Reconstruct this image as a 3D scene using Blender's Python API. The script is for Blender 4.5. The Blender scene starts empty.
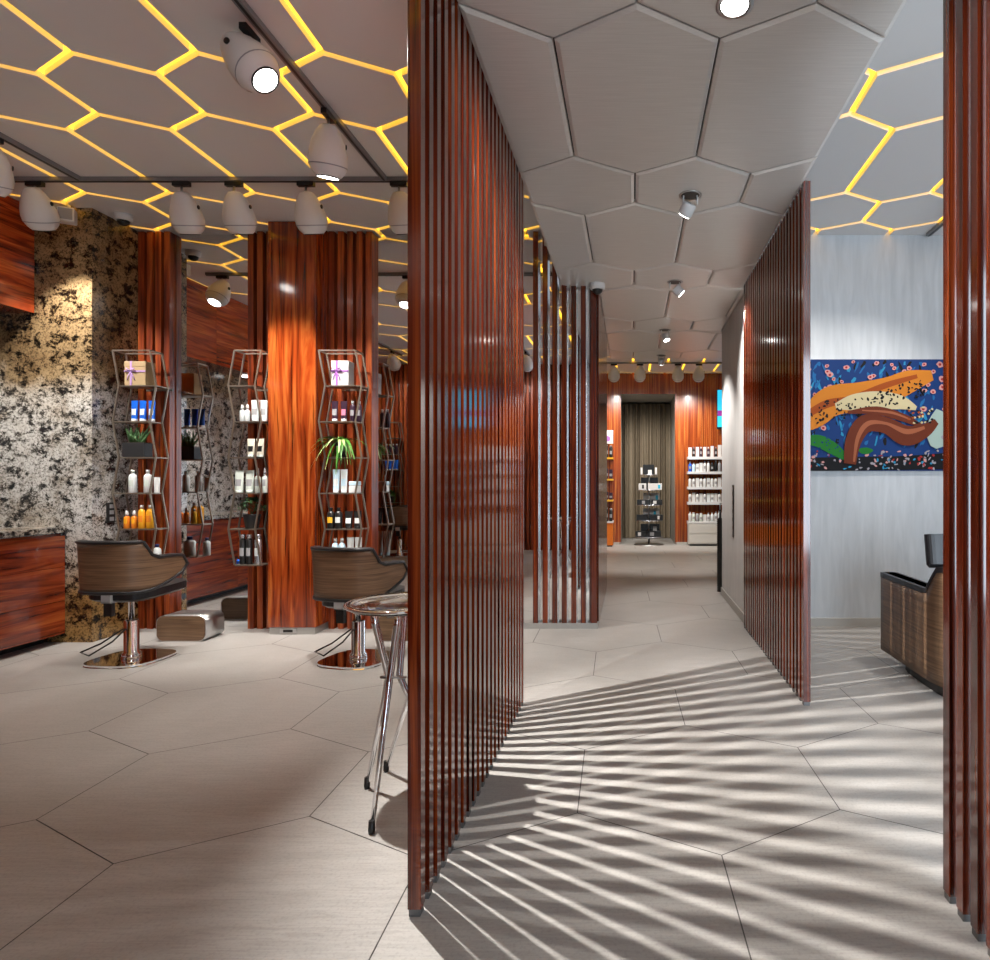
import bpy, bmesh, math, random
from math import sin, cos, pi, radians, sqrt, atan2
from mathutils import Vector, Matrix
random.seed(7)
S = bpy.context.scene
COL = S.collection
# ------------------------------------------------------------------ camera
F, CX, CY, H = 648.0, 632.0, 481.0, 1.3          # focal length and principal point in pixels of a 990 x 960 frame
cd = bpy.data.cameras.new('camera'); cam = bpy.data.objects.new('camera', cd); COL.objects.link(cam)
cam.location = (0, 0, H); cam.rotation_euler = (pi/2, 0, 0)
cd.sensor_width = 36; cd.sensor_fit = 'HORIZONTAL'; cd.lens = F*36/990
cd.shift_x = (495-CX)/990; cd.shift_y = (CY-480)/990; cd.clip_start = 0.05
S.camera = cam
# ------------------------------------------------------------------ world, daylight, exposure
w = bpy.data.worlds.new('world'); S.world = w; w.use_nodes = True
bg = w.node_tree.nodes['Background']; bg.inputs[0].default_value = (0.80, 0.90, 1.0, 1); bg.inputs[1].default_value = 0.5
S.view_settings.view_transform = 'Standard'; S.view_settings.look = 'None'
S.view_settings.gamma = 1; S.view_settings.use_curve_mapping = False
S.view_settings.exposure = 0.38
S.cycles.use_denoising = True
S.cycles.max_bounces = 10; S.cycles.diffuse_bounces = 4; S.cycles.glossy_bounces = 6; S.cycles.transmission_bounces = 8
S.cycles.sample_clamp_indirect = 6; S.cycles.caustics_reflective = False; S.cycles.caustics_refractive = False
K_KEY, K_TRACK, K_CORR, K_FAR, K_DAY = 800, 92, 95, 110, 230     # lamp powers (W)
d = bpy.data.lights.new('shop_window_daylight', 'AREA'); d.energy = K_DAY; d.shape = 'RECTANGLE'; d.size = 3.0; d.size_y = 2.8; d.color = (0.74, 0.87, 1.0)
o = bpy.data.objects.new('shop_window_daylight', d); COL.objects.link(o); o.location = (2.3, -1.9, 1.7); o.rotation_euler = (pi/2, 0, 0)

ZC, ZD = 3.5, 3.016            # upper ceiling and dropped corridor ceiling
def at(x, y, D): return Vector(((x-CX)*D/F, D, H+(CY-y)*D/F))
def X(x, D): return (x-CX)*D/F
def Z(y, D): return H+(CY-y)*D/F

# ------------------------------------------------------------------ materials
def new_mat(name):
    m = bpy.data.materials.new(name); m.use_nodes = True
    nt = m.node_tree; b = nt.nodes['Principled BSDF']
    return m, nt, b
def plain(name, col, rough=0.5, metal=0.0, emis=None, es=0, coat=0, spec=None, trans=0, ior=1.45):
    m, nt, b = new_mat(name)
    b.inputs['Base Color'].default_value = (*col, 1); b.inputs['Roughness'].default_value = rough; b.inputs['Metallic'].default_value = metal
    b.inputs['Coat Weight'].default_value = coat; b.inputs['Transmission Weight'].default_value = trans; b.inputs['IOR'].default_value = ior
    if spec is not None: b.inputs['Specular IOR Level'].default_value = spec
    if emis: b.inputs['Emission Color'].default_value = (*emis, 1); b.inputs['Emission Strength'].default_value = es
    return m
def coords(nt, scale, rnd=True):
    L = nt.links; tc = nt.nodes.new('ShaderNodeTexCoord'); mp = nt.nodes.new('ShaderNodeMapping')
    mp.inputs['Scale'].default_value = scale
    if rnd:
        oi = nt.nodes.new('ShaderNodeObjectInfo'); mu = nt.nodes.new('ShaderNodeVectorMath'); mu.operation = 'MULTIPLY_ADD'
        mu.inputs[1].default_value = (7.3, 11.7, 5.1); cx = nt.nodes.new('ShaderNodeCombineXYZ')
        for k in range(3): L.new(oi.outputs['Random'], cx.inputs[k])
        L.new(cx.outputs[0], mu.inputs[0]); L.new(tc.outputs['Object'], mu.inputs[2]); L.new(mu.outputs[0], mp.inputs['Vector'])
    else: L.new(tc.outputs['Object'], mp.inputs['Vector'])
    return mp.outputs[0]
def noise(nt, vec, scale=1, detail=5, dist=0.0, rough=0.55):
    n = nt.nodes.new('ShaderNodeTexNoise'); n.inputs['Scale'].default_value = scale; n.inputs['Detail'].default_value = detail
    n.inputs['Distortion'].default_value = dist; n.inputs['Roughness'].default_value = rough
    nt.links.new(vec, n.inputs['Vector']); return n
def ramp(nt, fac, stops):
    r = nt.nodes.new('ShaderNodeValToRGB'); e = r.color_ramp.elements
    while len(e) < len(stops): e.new(0.5)
    for el, (p, c) in zip(e, stops): el.position = p; el.color = (*c, 1)
    nt.links.new(fac, r.inputs[0]); return r.outputs[0]
def mixc(nt, a, b, fac, mode='MIX'):
    m = nt.nodes.new('ShaderNodeMix'); m.data_type = 'RGBA'; m.blend_type = mode
    for k, v in ((0, fac), (6, a), (7, b)):
        if hasattr(v, 'is_linked'): nt.links.new(v, m.inputs[k])
        elif isinstance(v, (int, float)): m.inputs[k].default_value = v
        else: m.inputs[k].default_value = (*v, 1)
    return m.outputs[2]
def bump(nt, b, h, strength, dist=0.01):
    n = nt.nodes.new('ShaderNodeBump'); n.inputs['Strength'].default_value = strength; n.inputs['Distance'].default_value = dist
    nt.links.new(h, n.inputs['Height']); nt.links.new(n.outputs[0], b.inputs['Normal'])
def wood(name, dark, mid, light, axis=2, fine=16, long=0.7, rough=0.18, coat=0.0, streak=0.5):
    m, nt, b = new_mat(name)
    sc = [fine]*3; sc[axis] = long
    v = coords(nt, sc)
    n1 = noise(nt, v, 1.0, 6, 1.6)
    c = ramp(nt, n1.outputs['Fac'], [(0.30, dark), (0.50, mid), (0.72, light)])
    sc2 = [fine*3.1]*3; sc2[axis] = long*1.4
    n2 = noise(nt, coords(nt, sc2), 1.0, 4, 0.8)
    f = ramp(nt, n2.outputs['Fac'], [(0.56, (1, 1, 1)), (0.68, (1-streak,)*3)])
    c = mixc(nt, c, f, 1.0, 'MULTIPLY')
    oi = nt.nodes.new('ShaderNodeObjectInfo')
    hv = nt.nodes.new('ShaderNodeHueSaturation'); mr = nt.nodes.new('ShaderNodeMapRange')
    mr.inputs['To Min'].default_value = 0.75; mr.inputs['To Max'].default_value = 1.25
    nt.links.new(oi.outputs['Random'], mr.inputs['Value']); nt.links.new(mr.outputs[0], hv.inputs['Value']); nt.links.new(c, hv.inputs['Color'])
    nt.links.new(hv.outputs[0], b.inputs['Base Color'])
    b.inputs['Roughness'].default_value = rough; b.inputs['Coat Weight'].default_value = coat; b.inputs['Coat Roughness'].default_value = 0.08
    return m
M = {}
RD, RM, RL = (0.045, 0.006, 0.002), (0.20, 0.032, 0.007), (0.48, 0.125, 0.025)
M['rose'] = wood('rosewood_upright', RD, (0.24, 0.036, 0.007), RL, 2, 16, 0.8, 0.36, 0.08)
M['slat'] = wood('rosewood_slat', (0.024, 0.0032, 0.0015), (0.098, 0.0125, 0.0035), (0.25, 0.046, 0.009), 2, 22, 0.55, 0.15, 0.6, 0.85)
M['roseH'] = wood('rosewood_along_wall', (0.07, 0.008, 0.003), (0.34, 0.046, 0.010), (0.58, 0.13, 0.026), 1, 13, 0.9, 0.16, 0.4, 0.75)
M['feature'] = wood('rosewood_bright', (0.07, 0.008, 0.002), (0.34, 0.050, 0.009), (0.60, 0.16, 0.03), 2, 13, 0.8, 0.14, 0.5, 0.85)
M['lit'] = wood('rosewood_cladding_lit', (0.10, 0.012, 0.002), (0.36, 0.065, 0.012), (0.60, 0.22, 0.04), 2, 26, 0.45, 0.25, 0.3, 0.6)  # brighter rosewood for the far wall, lamplight put into its colour
M['walnut'] = wood('walnut_veneer', (0.10, 0.055, 0.03), (0.17, 0.098, 0.055), (0.24, 0.145, 0.085), 0, 55, 1.6, 0.45, 0.0, 0.35)
def walnut_h():
    m, nt, b = new_mat('walnut_horizontal')
    v = coords(nt, (3, 3, 110)); n = noise(nt, v, 1, 5, 0.6)
    c = ramp(nt, n.outputs['Fac'], [(0.3, (0.085, 0.046, 0.024)), (0.5, (0.165, 0.095, 0.052)), (0.72, (0.25, 0.15, 0.085))])
    nt.links.new(c, b.inputs['Base Color']); b.inputs['Roughness'].default_value = 0.42; bump(nt, b, n.outputs['Fac'], 0.15, 0.002)
    return m
M['walnutH'] = walnut_h()
def stone_mat():
    m, nt, b = new_mat('granite')
    L = nt.links; v = coords(nt, (1, 1, 1), False)
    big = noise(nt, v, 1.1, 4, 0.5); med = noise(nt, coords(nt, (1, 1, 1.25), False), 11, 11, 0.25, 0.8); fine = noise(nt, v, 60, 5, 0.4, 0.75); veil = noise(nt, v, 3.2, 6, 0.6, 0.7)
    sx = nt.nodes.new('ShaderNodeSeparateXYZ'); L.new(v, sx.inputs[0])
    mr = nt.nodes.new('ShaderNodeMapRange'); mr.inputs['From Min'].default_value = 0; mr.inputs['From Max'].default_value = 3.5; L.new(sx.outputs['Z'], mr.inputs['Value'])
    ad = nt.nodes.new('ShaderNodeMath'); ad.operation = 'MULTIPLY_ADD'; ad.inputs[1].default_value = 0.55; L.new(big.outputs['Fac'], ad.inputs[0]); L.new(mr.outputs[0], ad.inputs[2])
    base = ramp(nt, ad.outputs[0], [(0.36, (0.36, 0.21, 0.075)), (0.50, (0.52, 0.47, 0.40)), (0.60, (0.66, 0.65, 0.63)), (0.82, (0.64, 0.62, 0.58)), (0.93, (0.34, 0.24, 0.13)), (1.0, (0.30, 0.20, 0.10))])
    vl = ramp(nt, veil.outputs['Fac'], [(0.35, (0.42, 0.34, 0.25)), (0.52, (1, 1, 1))])
    c = mixc(nt, base, vl, 0.8, 'MULTIPLY')
    blk = ramp(nt, med.outputs['Fac'], [(0.43, (0.016, 0.017, 0.022)), (0.465, (0.30, 0.28, 0.25)), (0.50, (1, 1, 1))])
    c = mixc(nt, c, blk, 1.0, 'MULTIPLY')
    f = ramp(nt, fine.outputs['Fac'], [(0.42, (0.20, 0.19, 0.17)), (0.50, (1, 1, 1))])
    c = mixc(nt, c, f, 0.8, 'MULTIPLY')
    L.new(c, b.inputs['Base Color']); b.inputs['Roughness'].default_value = 0.22
    return m
M['stone'] = stone_mat()
def plaster(name, c1, c2, rough, sx=3.0, sz=0.7, bmp=0.05):
    m, nt, b = new_mat(name)
    n = noise(nt, coords(nt, (sx*6, sx*6, sz*3), False), 1, 6, 0.6); n2 = noise(nt, coords(nt, (1, 1, 0.6), False), 1.4, 4, 0.3)
    c = mixc(nt, ramp(nt, n.outputs['Fac'], [(0.3, c1), (0.7, c2)]), ramp(nt, n2.outputs['Fac'], [(0.3, (0.86,)*3), (0.7, (1,)*3)]), 1.0, 'MULTIPLY')
    nt.links.new(c, b.inputs['Base Color']); b.inputs['Roughness'].default_value = rough; bump(nt, b, n.outputs['Fac'], bmp, 0.004)
    return m
M['plaster'] = plaster('grey_plaster', (0.47, 0.49, 0.51), (0.58, 0.60, 0.62), 0.6)
M['white_wall'] = plaster('white_plaster', (0.62, 0.61, 0.60), (0.72, 0.71, 0.69), 0.6)
def floor_mat():
    m, nt, b = new_mat('floor_stone')
    v = coords(nt, (1, 1, 1), False)
    n1 = noise(nt, v, 1.3, 5, 0.5); v2 = coords(nt, (3, 40, 1), False); n2 = noise(nt, v2, 1.6, 5, 1.5); n3 = noise(nt, v, 90, 3, 0.2)
    c = ramp(nt, n1.outputs['Fac'], [(0.3, (0.375, 0.357, 0.336)), (0.7, (0.45, 0.432, 0.41))])
    c = mixc(nt, c, ramp(nt, n2.outputs['Fac'], [(0.35, (0.84,)*3), (0.6, (1.0,)*3)]), 1, 'MULTIPLY')
    c = mixc(nt, c, ramp(nt, n3.outputs['Fac'], [(0.35, (0.88,)*3), (0.5, (1.0,)*3)]), 1, 'MULTIPLY')
    nt.links.new(c, b.inputs['Base Color'])
    r = ramp(nt, n2.outputs['Fac'], [(0.3, (0.36,)*3), (0.7, (0.55,)*3)]); nt.links.new(r, b.inputs['Roughness'])
    bump(nt, b, n2.outputs['Fac'], 0.06, 0.003)
    return m
M['floor'] = floor_mat()
M['grout'] = plain('grout', (0.10, 0.095, 0.09), 0.8)
M['panelU'] = plain('ceiling_panel', (0.78, 0.77, 0.76), 0.42)
def satin():
    m, nt, b = new_mat('satin_ceiling_panel')
    n = noise(nt, coords(nt, (5, 160, 5), False), 1, 3, 0)
    c = ramp(nt, n.outputs['Fac'], [(0.3, (0.72, 0.69, 0.65)), (0.7, (0.80, 0.77, 0.73))]); nt.links.new(c, b.inputs['Base Color'])
    b.inputs['Roughness'].default_value = 0.34; b.inputs['Metallic'].default_value = 0.25
    return m
M['panelD'] = satin()
M['gapdark'] = plain('dark_gap', (0.012, 0.012, 0.012), 0.7)
M['amber'] = plain('amber_light', (0.6, 0.35, 0.03), 0.5, emis=(1.0, 0.53, 0.035), es=2.1)
M['chrome'] = plain('chrome', (0.82, 0.82, 0.84), 0.06, 1.0)
M['steel'] = plain('brushed_steel', (0.55, 0.55, 0.55), 0.32, 1.0)
M['bronze'] = plain('bronze_wire', (0.30, 0.25, 0.20), 0.38, 0.8)
M['black'] = plain('black_leather', (0.014, 0.014, 0.016), 0.38)
M['blackp'] = plain('black_plastic', (0.012, 0.012, 0.012), 0.3)
M['white'] = plain('white_plastic', (0.66, 0.66, 0.65), 0.35)
M['lampw'] = plain('white_lamp_shell', (0.74, 0.73, 0.71), 0.4)
M['mirror'] = plain('mirror_glass', (0.86, 0.87, 0.88), 0.0, 1.0)
M['lens'] = plain('lamp_lens', (0.9, 0.9, 0.9), 0.2, emis=(1, 0.97, 0.92), es=12)
M['lens_dim'] = plain('lamp_lens_soft', (0.9, 0.9, 0.9), 0.2, emis=(1, 0.97, 0.92), es=5)
M['rail'] = plain('grey_rail', (0.26, 0.26, 0.26), 0.4, 0.3)
M['base'] = plain('baseboard_stone', (0.42, 0.40, 0.37), 0.5)
M['plinth'] = plain('steel_plinth', (0.42, 0.41, 0.39), 0.4, 0.6)
M['glass'] = plain('clear_acrylic', (0.93, 0.95, 0.96), 0.02, trans=1.0, ior=1.45)
M['pot'] = plain('black_pot', (0.016, 0.016, 0.018), 0.5)
M['leaf'] = plain('green_leaf', (0.06, 0.20, 0.025), 0.4)
M['leaf2'] = plain('dark_green_leaf', (0.03, 0.095, 0.035), 0.45)
M['aloe'] = plain('aloe_leaf', (0.07, 0.15, 0.055), 0.45)
M['leafstripe'] = plain('pale_leaf', (0.35, 0.46, 0.16), 0.45)
M['soil'] = plain('soil', (0.03, 0.02, 0.012), 0.9)
M['kraft'] = plain('kraft_card', (0.46, 0.33, 0.18), 0.75)
M['card'] = plain('white_card', (0.62, 0.61, 0.60), 0.6)
M['purple'] = plain('purple_ribbon', (0.33, 0.12, 0.42), 0.4)
M['lilac'] = plain('lilac_ribbon', (0.50, 0.32, 0.62), 0.4)
M['blue'] = plain('blue_plastic', (0.010, 0.12, 0.62), 0.3)
M['cyan'] = plain('cyan_print', (0.02, 0.42, 0.62), 0.4)
M['orange'] = plain('orange_plastic', (0.85, 0.25, 0.02), 0.3)
M['amberp'] = plain('amber_plastic', (0.88, 0.40, 0.02), 0.3)
M['orangecab'] = plain('orange_lacquer', (0.70, 0.17, 0.015), 0.3)
M['yellowsh'] = plain('yellow_edge', (0.85, 0.45, 0.03), 0.4)
M['pale'] = plain('pale_plastic', (0.70, 0.74, 0.74), 0.3)
M['sage'] = plain('pale_sage_plastic', (0.60, 0.66, 0.60), 0.35)
M['cream'] = plain('cream_plastic', (0.70, 0.66, 0.54), 0.35)
M['paleblue'] = plain('pale_blue_plastic', (0.52, 0.70, 0.80), 0.3)
M['navy'] = plain('navy_cap', (0.02, 0.03, 0.12), 0.35)
M['plum'] = plain('dark_plum_plastic', (0.035, 0.015, 0.03), 0.3)
M['silver'] = plain('silver_can', (0.62, 0.63, 0.68), 0.25, 0.9)
M['shelfw'] = plain('white_shelf', (0.70, 0.70, 0.70), 0.4)
M['cabgrey'] = plain('pale_grey_cabinet', (0.58, 0.56, 0.52), 0.45)
M['screen'] = plain('screen_cyan', (0.02, 0.2, 0.3), 0.3, emis=(0.02, 0.48, 0.75), es=1.0)
M['screenp'] = plain('screen_purple', (0.1, 0.02, 0.1), 0.3, emis=(0.22, 0.01, 0.20), es=1.0)
M['pinkp'] = plain('pink_label', (0.65, 0.20, 0.30), 0.4)
M['greyp'] = plain('grey_label', (0.32, 0.32, 0.33), 0.4)
def curtain_mat():
    m, nt, b = new_mat('curtain_cloth')
    n = noise(nt, coords(nt, (60, 60, 8), False), 1, 3)
    c = ramp(nt, n.outputs['Fac'], [(0.3, (0.19, 0.15, 0.10)), (0.7, (0.24, 0.195, 0.135))]); nt.links.new(c, b.inputs['Base Color'])
    b.inputs['Roughness'].default_value = 0.75
    return m
M['curtain'] = curtain_mat()

# ------------------------------------------------------------------ mesh building
class MB:
    def __init__(s): s.v = []; s.f = []; s.mi = []; s.sm = []; s.k = 0
    def face(s, idx, sm=False): s.f.append(tuple(idx)); s.mi.append(s.k); s.sm.append(sm)
    def mat(s, k): s.k = k; return s
    def box(s, x0, x1, y0, y1, z0, z1):
        n = len(s.v)
        s.v += [(x, y, z) for z in (z0, z1) for y in (y0, y1) for x in (x0, x1)]
        for q in ((0, 2, 3, 1), (4, 5, 7, 6), (0, 1, 5, 4), (2, 6, 7, 3), (0, 4, 6, 2), (1, 3, 7, 5)): s.face([n+i for i in q])
        return s
    def prism(s, poly, z0, z1, T=None, inset=0, dz=0):
        """polygon (x, y list, anticlockwise) extruded z0..z1; inset/dz chamfers the z0 side"""
        n = len(s.v); N = len(poly)
        rings = []
        if inset:
            rings = [(offset(poly, inset), z0), (poly, z0+dz), (poly, z1)]
        else: rings = [(poly, z0), (poly, z1)]
        for p, z in rings:
            for x, y in p: s.v.append(tuple(T @ Vector((x, y, z))) if T else (x, y, z))
        s.face([n+i for i in reversed(range(N))])
        for r in range(len(rings)-1):
            for i in range(N):
                j = (i+1) % N; a = n+r*N; b = a+N
                s.face((a+i, a+j, b+j, b+i))
        s.face([n+(len(rings)-1)*N+i for i in range(N)])
        return s
    def lathe(s, prof, seg=20, T=None, c=(0, 0, 0), sm=True, caps=True):
        """prof: (r, z) list bottom to top"""
        n = len(s.v); P = len(prof)
        for r, z in prof:
            for i in range(seg):
                a = 2*pi*i/seg; p = Vector((c[0]+r*cos(a), c[1]+r*sin(a), c[2]+z)); s.v.append(tuple(T @ p) if T else tuple(p))
        for k in range(P-1):
            for i in range(seg):
                j = (i+1) % seg; a = n+k*seg; b = a+seg
                s.face((a+i, a+j, b+j, b+i), sm)
        if caps and prof[0][0] > 1e-4: s.face([n+i for i in reversed(range(seg))])
        if caps and prof[-1][0] > 1e-4: s.face([n+(P-1)*seg+i for i in range(seg)])
        return s
    def tube(s, pts, r, seg=8, closed=False, sm=True):
        pts = [Vector(p) for p in pts]; N = len(pts); n = len(s.v); up0 = None
        for i, p in enumerate(pts):
            if closed: t = (pts[(i+1) % N]-pts[i-1])
            else: t = pts[min(i+1, N-1)]-pts[max(i-1, 0)]
            t.normalize()
            up = Vector((0, 0, 1)) if abs(t.z) < 0.9 else Vector((0, 1, 0))
            if up0 is not None: up = up0
            a = t.cross(up); 
            if a.length < 1e-4: a = t.cross(Vector((1, 0, 0)))
            a.normalize(); b = a.cross(t); up0 = b
            rr = r[i] if isinstance(r, (list, tuple)) else r
            for k in range(seg):
                th = 2*pi*k/seg + pi/4; s.v.append(tuple(p + a*rr*cos(th) + b*rr*sin(th)))
        R = N if closed else N-1
        for i in range(R):
            a0 = n+i*seg; b0 = n+((i+1) % N)*seg
            for k in range(seg):
                j = (k+1) % seg; s.face((a0+k, a0+j, b0+j, b0+k), sm)
        if not closed:
            s.face([n+k for k in reversed(range(seg))]); s.face([n+(N-1)*seg+k for k in range(seg)])
        return s
    def rod(s, a, b, r, seg=6): return s.tube([a, b], r, seg)
    def grid(s, fn, nu, nv, sm=True, closed=False):
        n = len(s.v)
        for i in range(nu+1):
            for j in range(nv+1): s.v.append(tuple(fn(i/nu, j/nv)))
        for i in range(nu):
            for j in range(nv):
                a = n+i*(nv+1)+j; s.face((a, a+nv+1, a+nv+2, a+1), sm)
        return s
    def mesh(s, name, mats, bevel=0, seg=1, recalc=True):
        me = bpy.data.meshes.new(name); me.from_pydata([tuple(v) for v in s.v], [], s.f)
        for m in (mats if isinstance(mats, (list, tuple)) else [mats]): me.materials.append(M[m] if isinstance(m, str) else m)
        me.polygons.foreach_set('material_index', s.mi); me.polygons.foreach_set('use_smooth', s.sm)
        if recalc or bevel:
            bm = bmesh.new(); bm.from_mesh(me)
            if bevel: bmesh.ops.bevel(bm, geom=bm.edges[:], offset=bevel, segments=seg, affect='EDGES', profile=0.5)
            if recalc: bmesh.ops.recalc_face_normals(bm, faces=bm.faces[:])
            bm.to_mesh(me); bm.free()
        me.update(); return me
    def obj(s, name, mats, parent=None, loc=None, **kw):
        return link(name, s.mesh(name, mats, **kw), parent, loc)
def link(name, me, parent=None, loc=None):
    o = bpy.data.objects.new(name, me); COL.objects.link(o)
    if parent: o.parent = parent
    if loc is not None: o.location = loc
    return o
def offset(poly, d):
    N = len(poly); out = []
    for i in range(N):
        p0, p1, p2 = Vector(poly[i-1]), Vector(poly[i]), Vector(poly[(i+1) % N])
        e1 = (p1-p0).normalized(); e2 = (p2-p1).normalized()
        n1 = Vector((-e1.y, e1.x)); n2 = Vector((-e2.y, e2.x)); b = n1+n2; l = b.length
        if l < 1e-6: out.append(tuple(p1+n1*d)); continue
        b.normalize(); out.append(tuple(p1 + b*(d/max(0.3, b.dot(n1)))))
    return out
def clip(poly, x0, x1, y0, y1):
    def cut(P, ins, inter):
        out = []
        for i in range(len(P)):
            a, b = P[i-1], P[i]
            if ins(b):
                if not ins(a): out.append(inter(a, b))
                out.append(b)
            elif ins(a): out.append(inter(a, b))
        return out
    for ax, v, sg in ((0, x0, 1), (0, x1, -1), (1, y0, 1), (1, y1, -1)):
        if not poly: return []
        def inter(a, b, ax=ax, v=v):
            t = (v-a[ax])/(b[ax]-a[ax]); q = [a[0]+t*(b[0]-a[0]), a[1]+t*(b[1]-a[1])]; q[ax] = v; return tuple(q)
        poly = cut(poly, lambda p: (p[ax]-v)*sg >= -1e-9, inter)
    out = []
    for p in poly:
        if not out or (abs(p[0]-out[-1][0])+abs(p[1]-out[-1][1])) > 1e-4: out.append(p)
    if len(out) > 2 and (abs(out[0][0]-out[-1][0])+abs(out[0][1]-out[-1][1])) < 1e-4: out.pop()
    area = sum(out[i-1][0]*out[i][1]-out[i][0]*out[i-1][1] for i in range(len(out)))/2 if len(out) > 2 else 0
    return out if area > 2e-3 else []
def tag(o, label, cat, group=None):
    o['label'] = label; o['category'] = cat
    if group: o['group'] = group
    return o
def empty(name, loc=(0, 0, 0), rz=0):
    e = bpy.data.objects.new(name, None); COL.objects.link(e); e.location = loc; e.rotation_euler = (0, 0, rz); e.empty_display_size = 0.1
    return e
def struct(mb, name, mats, **kw):
    o = mb.obj(name, mats, **kw); o['kind'] = 'structure'; return o
def dup(o, parent=None):
    c = o.copy(); COL.objects.link(c); c.parent = parent
    for ch in o.children:
        if ch.type == 'LIGHT': continue
        dup(ch, c)
    return c
def aim_matrix(d):
    """rotation taking local -Z to direction d"""
    return Vector(d).normalized().to_track_quat('-Z', 'Y')
def spot(name, loc, target, energy, size=70, blend=0.5, radius=0.03, color=(1, 0.955, 0.90), parent=None):
    l = bpy.data.lights.new(name, 'SPOT'); l.energy = energy; l.spot_size = radians(size); l.spot_blend = blend; l.shadow_soft_size = radius; l.color = color
    o = bpy.data.objects.new(name, l); COL.objects.link(o); o.location = loc; o.rotation_mode = 'QUATERNION'
    o.rotation_quaternion = aim_matrix(Vector(target)-Vector(loc))
    if parent: o.parent = parent; o.matrix_parent_inverse = Matrix.Translation(parent.location).inverted()
    return o

# ------------------------------------------------------------------ floor
HW, HS, FR = 0.5185, 0.5987, radians(1.4)
fl = MB().mat(0)
X0, X1, Y0, Y1 = -5.15, 4.0, -1.5, 15.0
for r in range(-6, 20):
    cy = 2.85 + r*1.5*HS
    for c in range(-7, 6):
        cx = 0.297 + c*2*HW + (HW if r % 2 else 0)
        p = [(cx+HW*sx, cy+sy) for sx, sy in ((0, -HS), (1, -HS/2), (1, HS/2), (0, HS), (-1, HS/2), (-1, -HS/2))]
        p = [(0.297+(x-0.297)*cos(FR)-(y-2.85)*sin(FR), 2.85+(x-0.297)*sin(FR)+(y-2.85)*cos(FR)) for x, y in p]
        p = clip(offset(p, 0.0022), X0, X1, Y0, Y1)
        if p: n = len(fl.v); fl.v += [(x, y, 0) for x, y in p]; fl.face([n+i for i in range(len(p))])
fl.mat(1).box(X0, X1, Y0, Y1, -0.12, -0.003)
struct(fl, 'floor', ['floor', 'grout'], recalc=False)

# ------------------------------------------------------------------ ceilings
def comb(xa, p, rows, x0, x1, y0, y1):
    """rows: (ys, ye, shift, zig) -> list of cell polygons, list of edges"""
    cells, edges = [], []
    for (ys, ye, sh, zig) in rows:
        k0 = int((x0-xa)/p)-2
        for k in range(k0, k0+int((x1-x0)/p)+5):
            xl = xa+k*p+sh; xr = xl+p; xm = xl+p/2
            if xr < x0-0.1 or xl > x1+0.1 or ye+zig < y0-0.1 or ys-zig > y1+0.1: continue
            cells.append([(xm, ys-zig), (xr, ys), (xr, ye), (xm, ye+zig), (xl, ye), (xl, ys)])
            edges += [((xl, ys), (xl, ye)), ((xl, ys), (xm, ys-zig)), ((xm, ys-zig), (xr, ys))]
    return cells, edges
def rows_for(s0, short, zig, long, n0, n1):
    per = short+long+2*zig; out = []
    for n in range(n0, n1):
        a = s0+n*per; out.append((a, a+short, 0, zig)); b = a+short+zig; out.append((b, b+long, None, zig))
    return out
UP = [(a, b, 0 if s == 0 else 0.323, z) for a, b, s, z in rows_for(3.507, 0.376, 0.18, 0.88, -4, 8)]
def upper(name, n, zones, label):
    cm, lm = MB(), MB()
    for (x0, x1, y0, y1) in zones:
        cells, edges = comb(-3.21, 0.646, UP, x0, x1, y0, y1)
        for c in cells:
            q = clip(offset(c, 0.021), x0, x1, y0, y1)
            if q: cm.prism(q, ZC, ZC+0.05)
        cm.box(x0, x1, y0, y1, ZC+0.075, ZC+0.12)
        for a, b in edges:
            a, b = Vector(a), Vector(b); t = (b-a).normalized(); nn = Vector((-t.y, t.x))*0.021
            q = [a+nn-t*0.01, a-nn-t*0.01, b-nn+t*0.01, b+nn+t*0.01]; q = clip([tuple(v) for v in (q if (q[1]-q[0]).cross(q[2]-q[1]) > 0 else q[::-1])], x0, x1, y0, y1) if True else q
            if q: lm.prism(q, ZC+0.036, ZC+0.046)
    struct(cm, name, 'panelU', recalc=False)
    if label: tag(lm.obj('honeycomb_light', 'amber', recalc=False), label, 'ceiling light', 'amber honeycomb light lines')
upper('ceiling', 0, [(-5.15, -0.66, -1.5, 5.80)], 'amber light lines in the honeycomb ceiling over the styling chairs')
upper('ceiling', 1, [(1.05, 4.0, -1.5, 5.80)], 'amber honeycomb light lines in the ceiling above the picture and armchair')
upper('ceiling', 2, [(-3.0, 3.6, 9.12, 13.27)], 'amber honeycomb light lines above the far product display')
DR = [(a, b, 0 if s == 0 else -0.324, z) for a, b, s, z in rows_for(3.63, 0.38, 0.19, 0.915, -4, 6)]
dm = MB()
for (x0, x1, y0, y1) in [(-0.628, 0.987, -1.5, 5.78), (-0.31, 1.03, 5.78, 7.42), (-0.31, 2.6, 7.42, 9.1)]:
    cells, _ = comb(0.017, 0.648, DR, x0, x1, y0, y1)
    for c in cells:
        q = clip(offset(c, 0.004), x0, x1, y0, y1)
        if q: dm.mat(0).prism(q, ZD, ZD+0.03, inset=0.018, dz=0.008)
    dm.mat(1).box(x0+0.001, x1-0.01, y0, y1, ZD+0.030, ZD+0.10)
struct(dm, 'ceiling', ['panelD', 'gapdark'], recalc=False)

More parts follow.
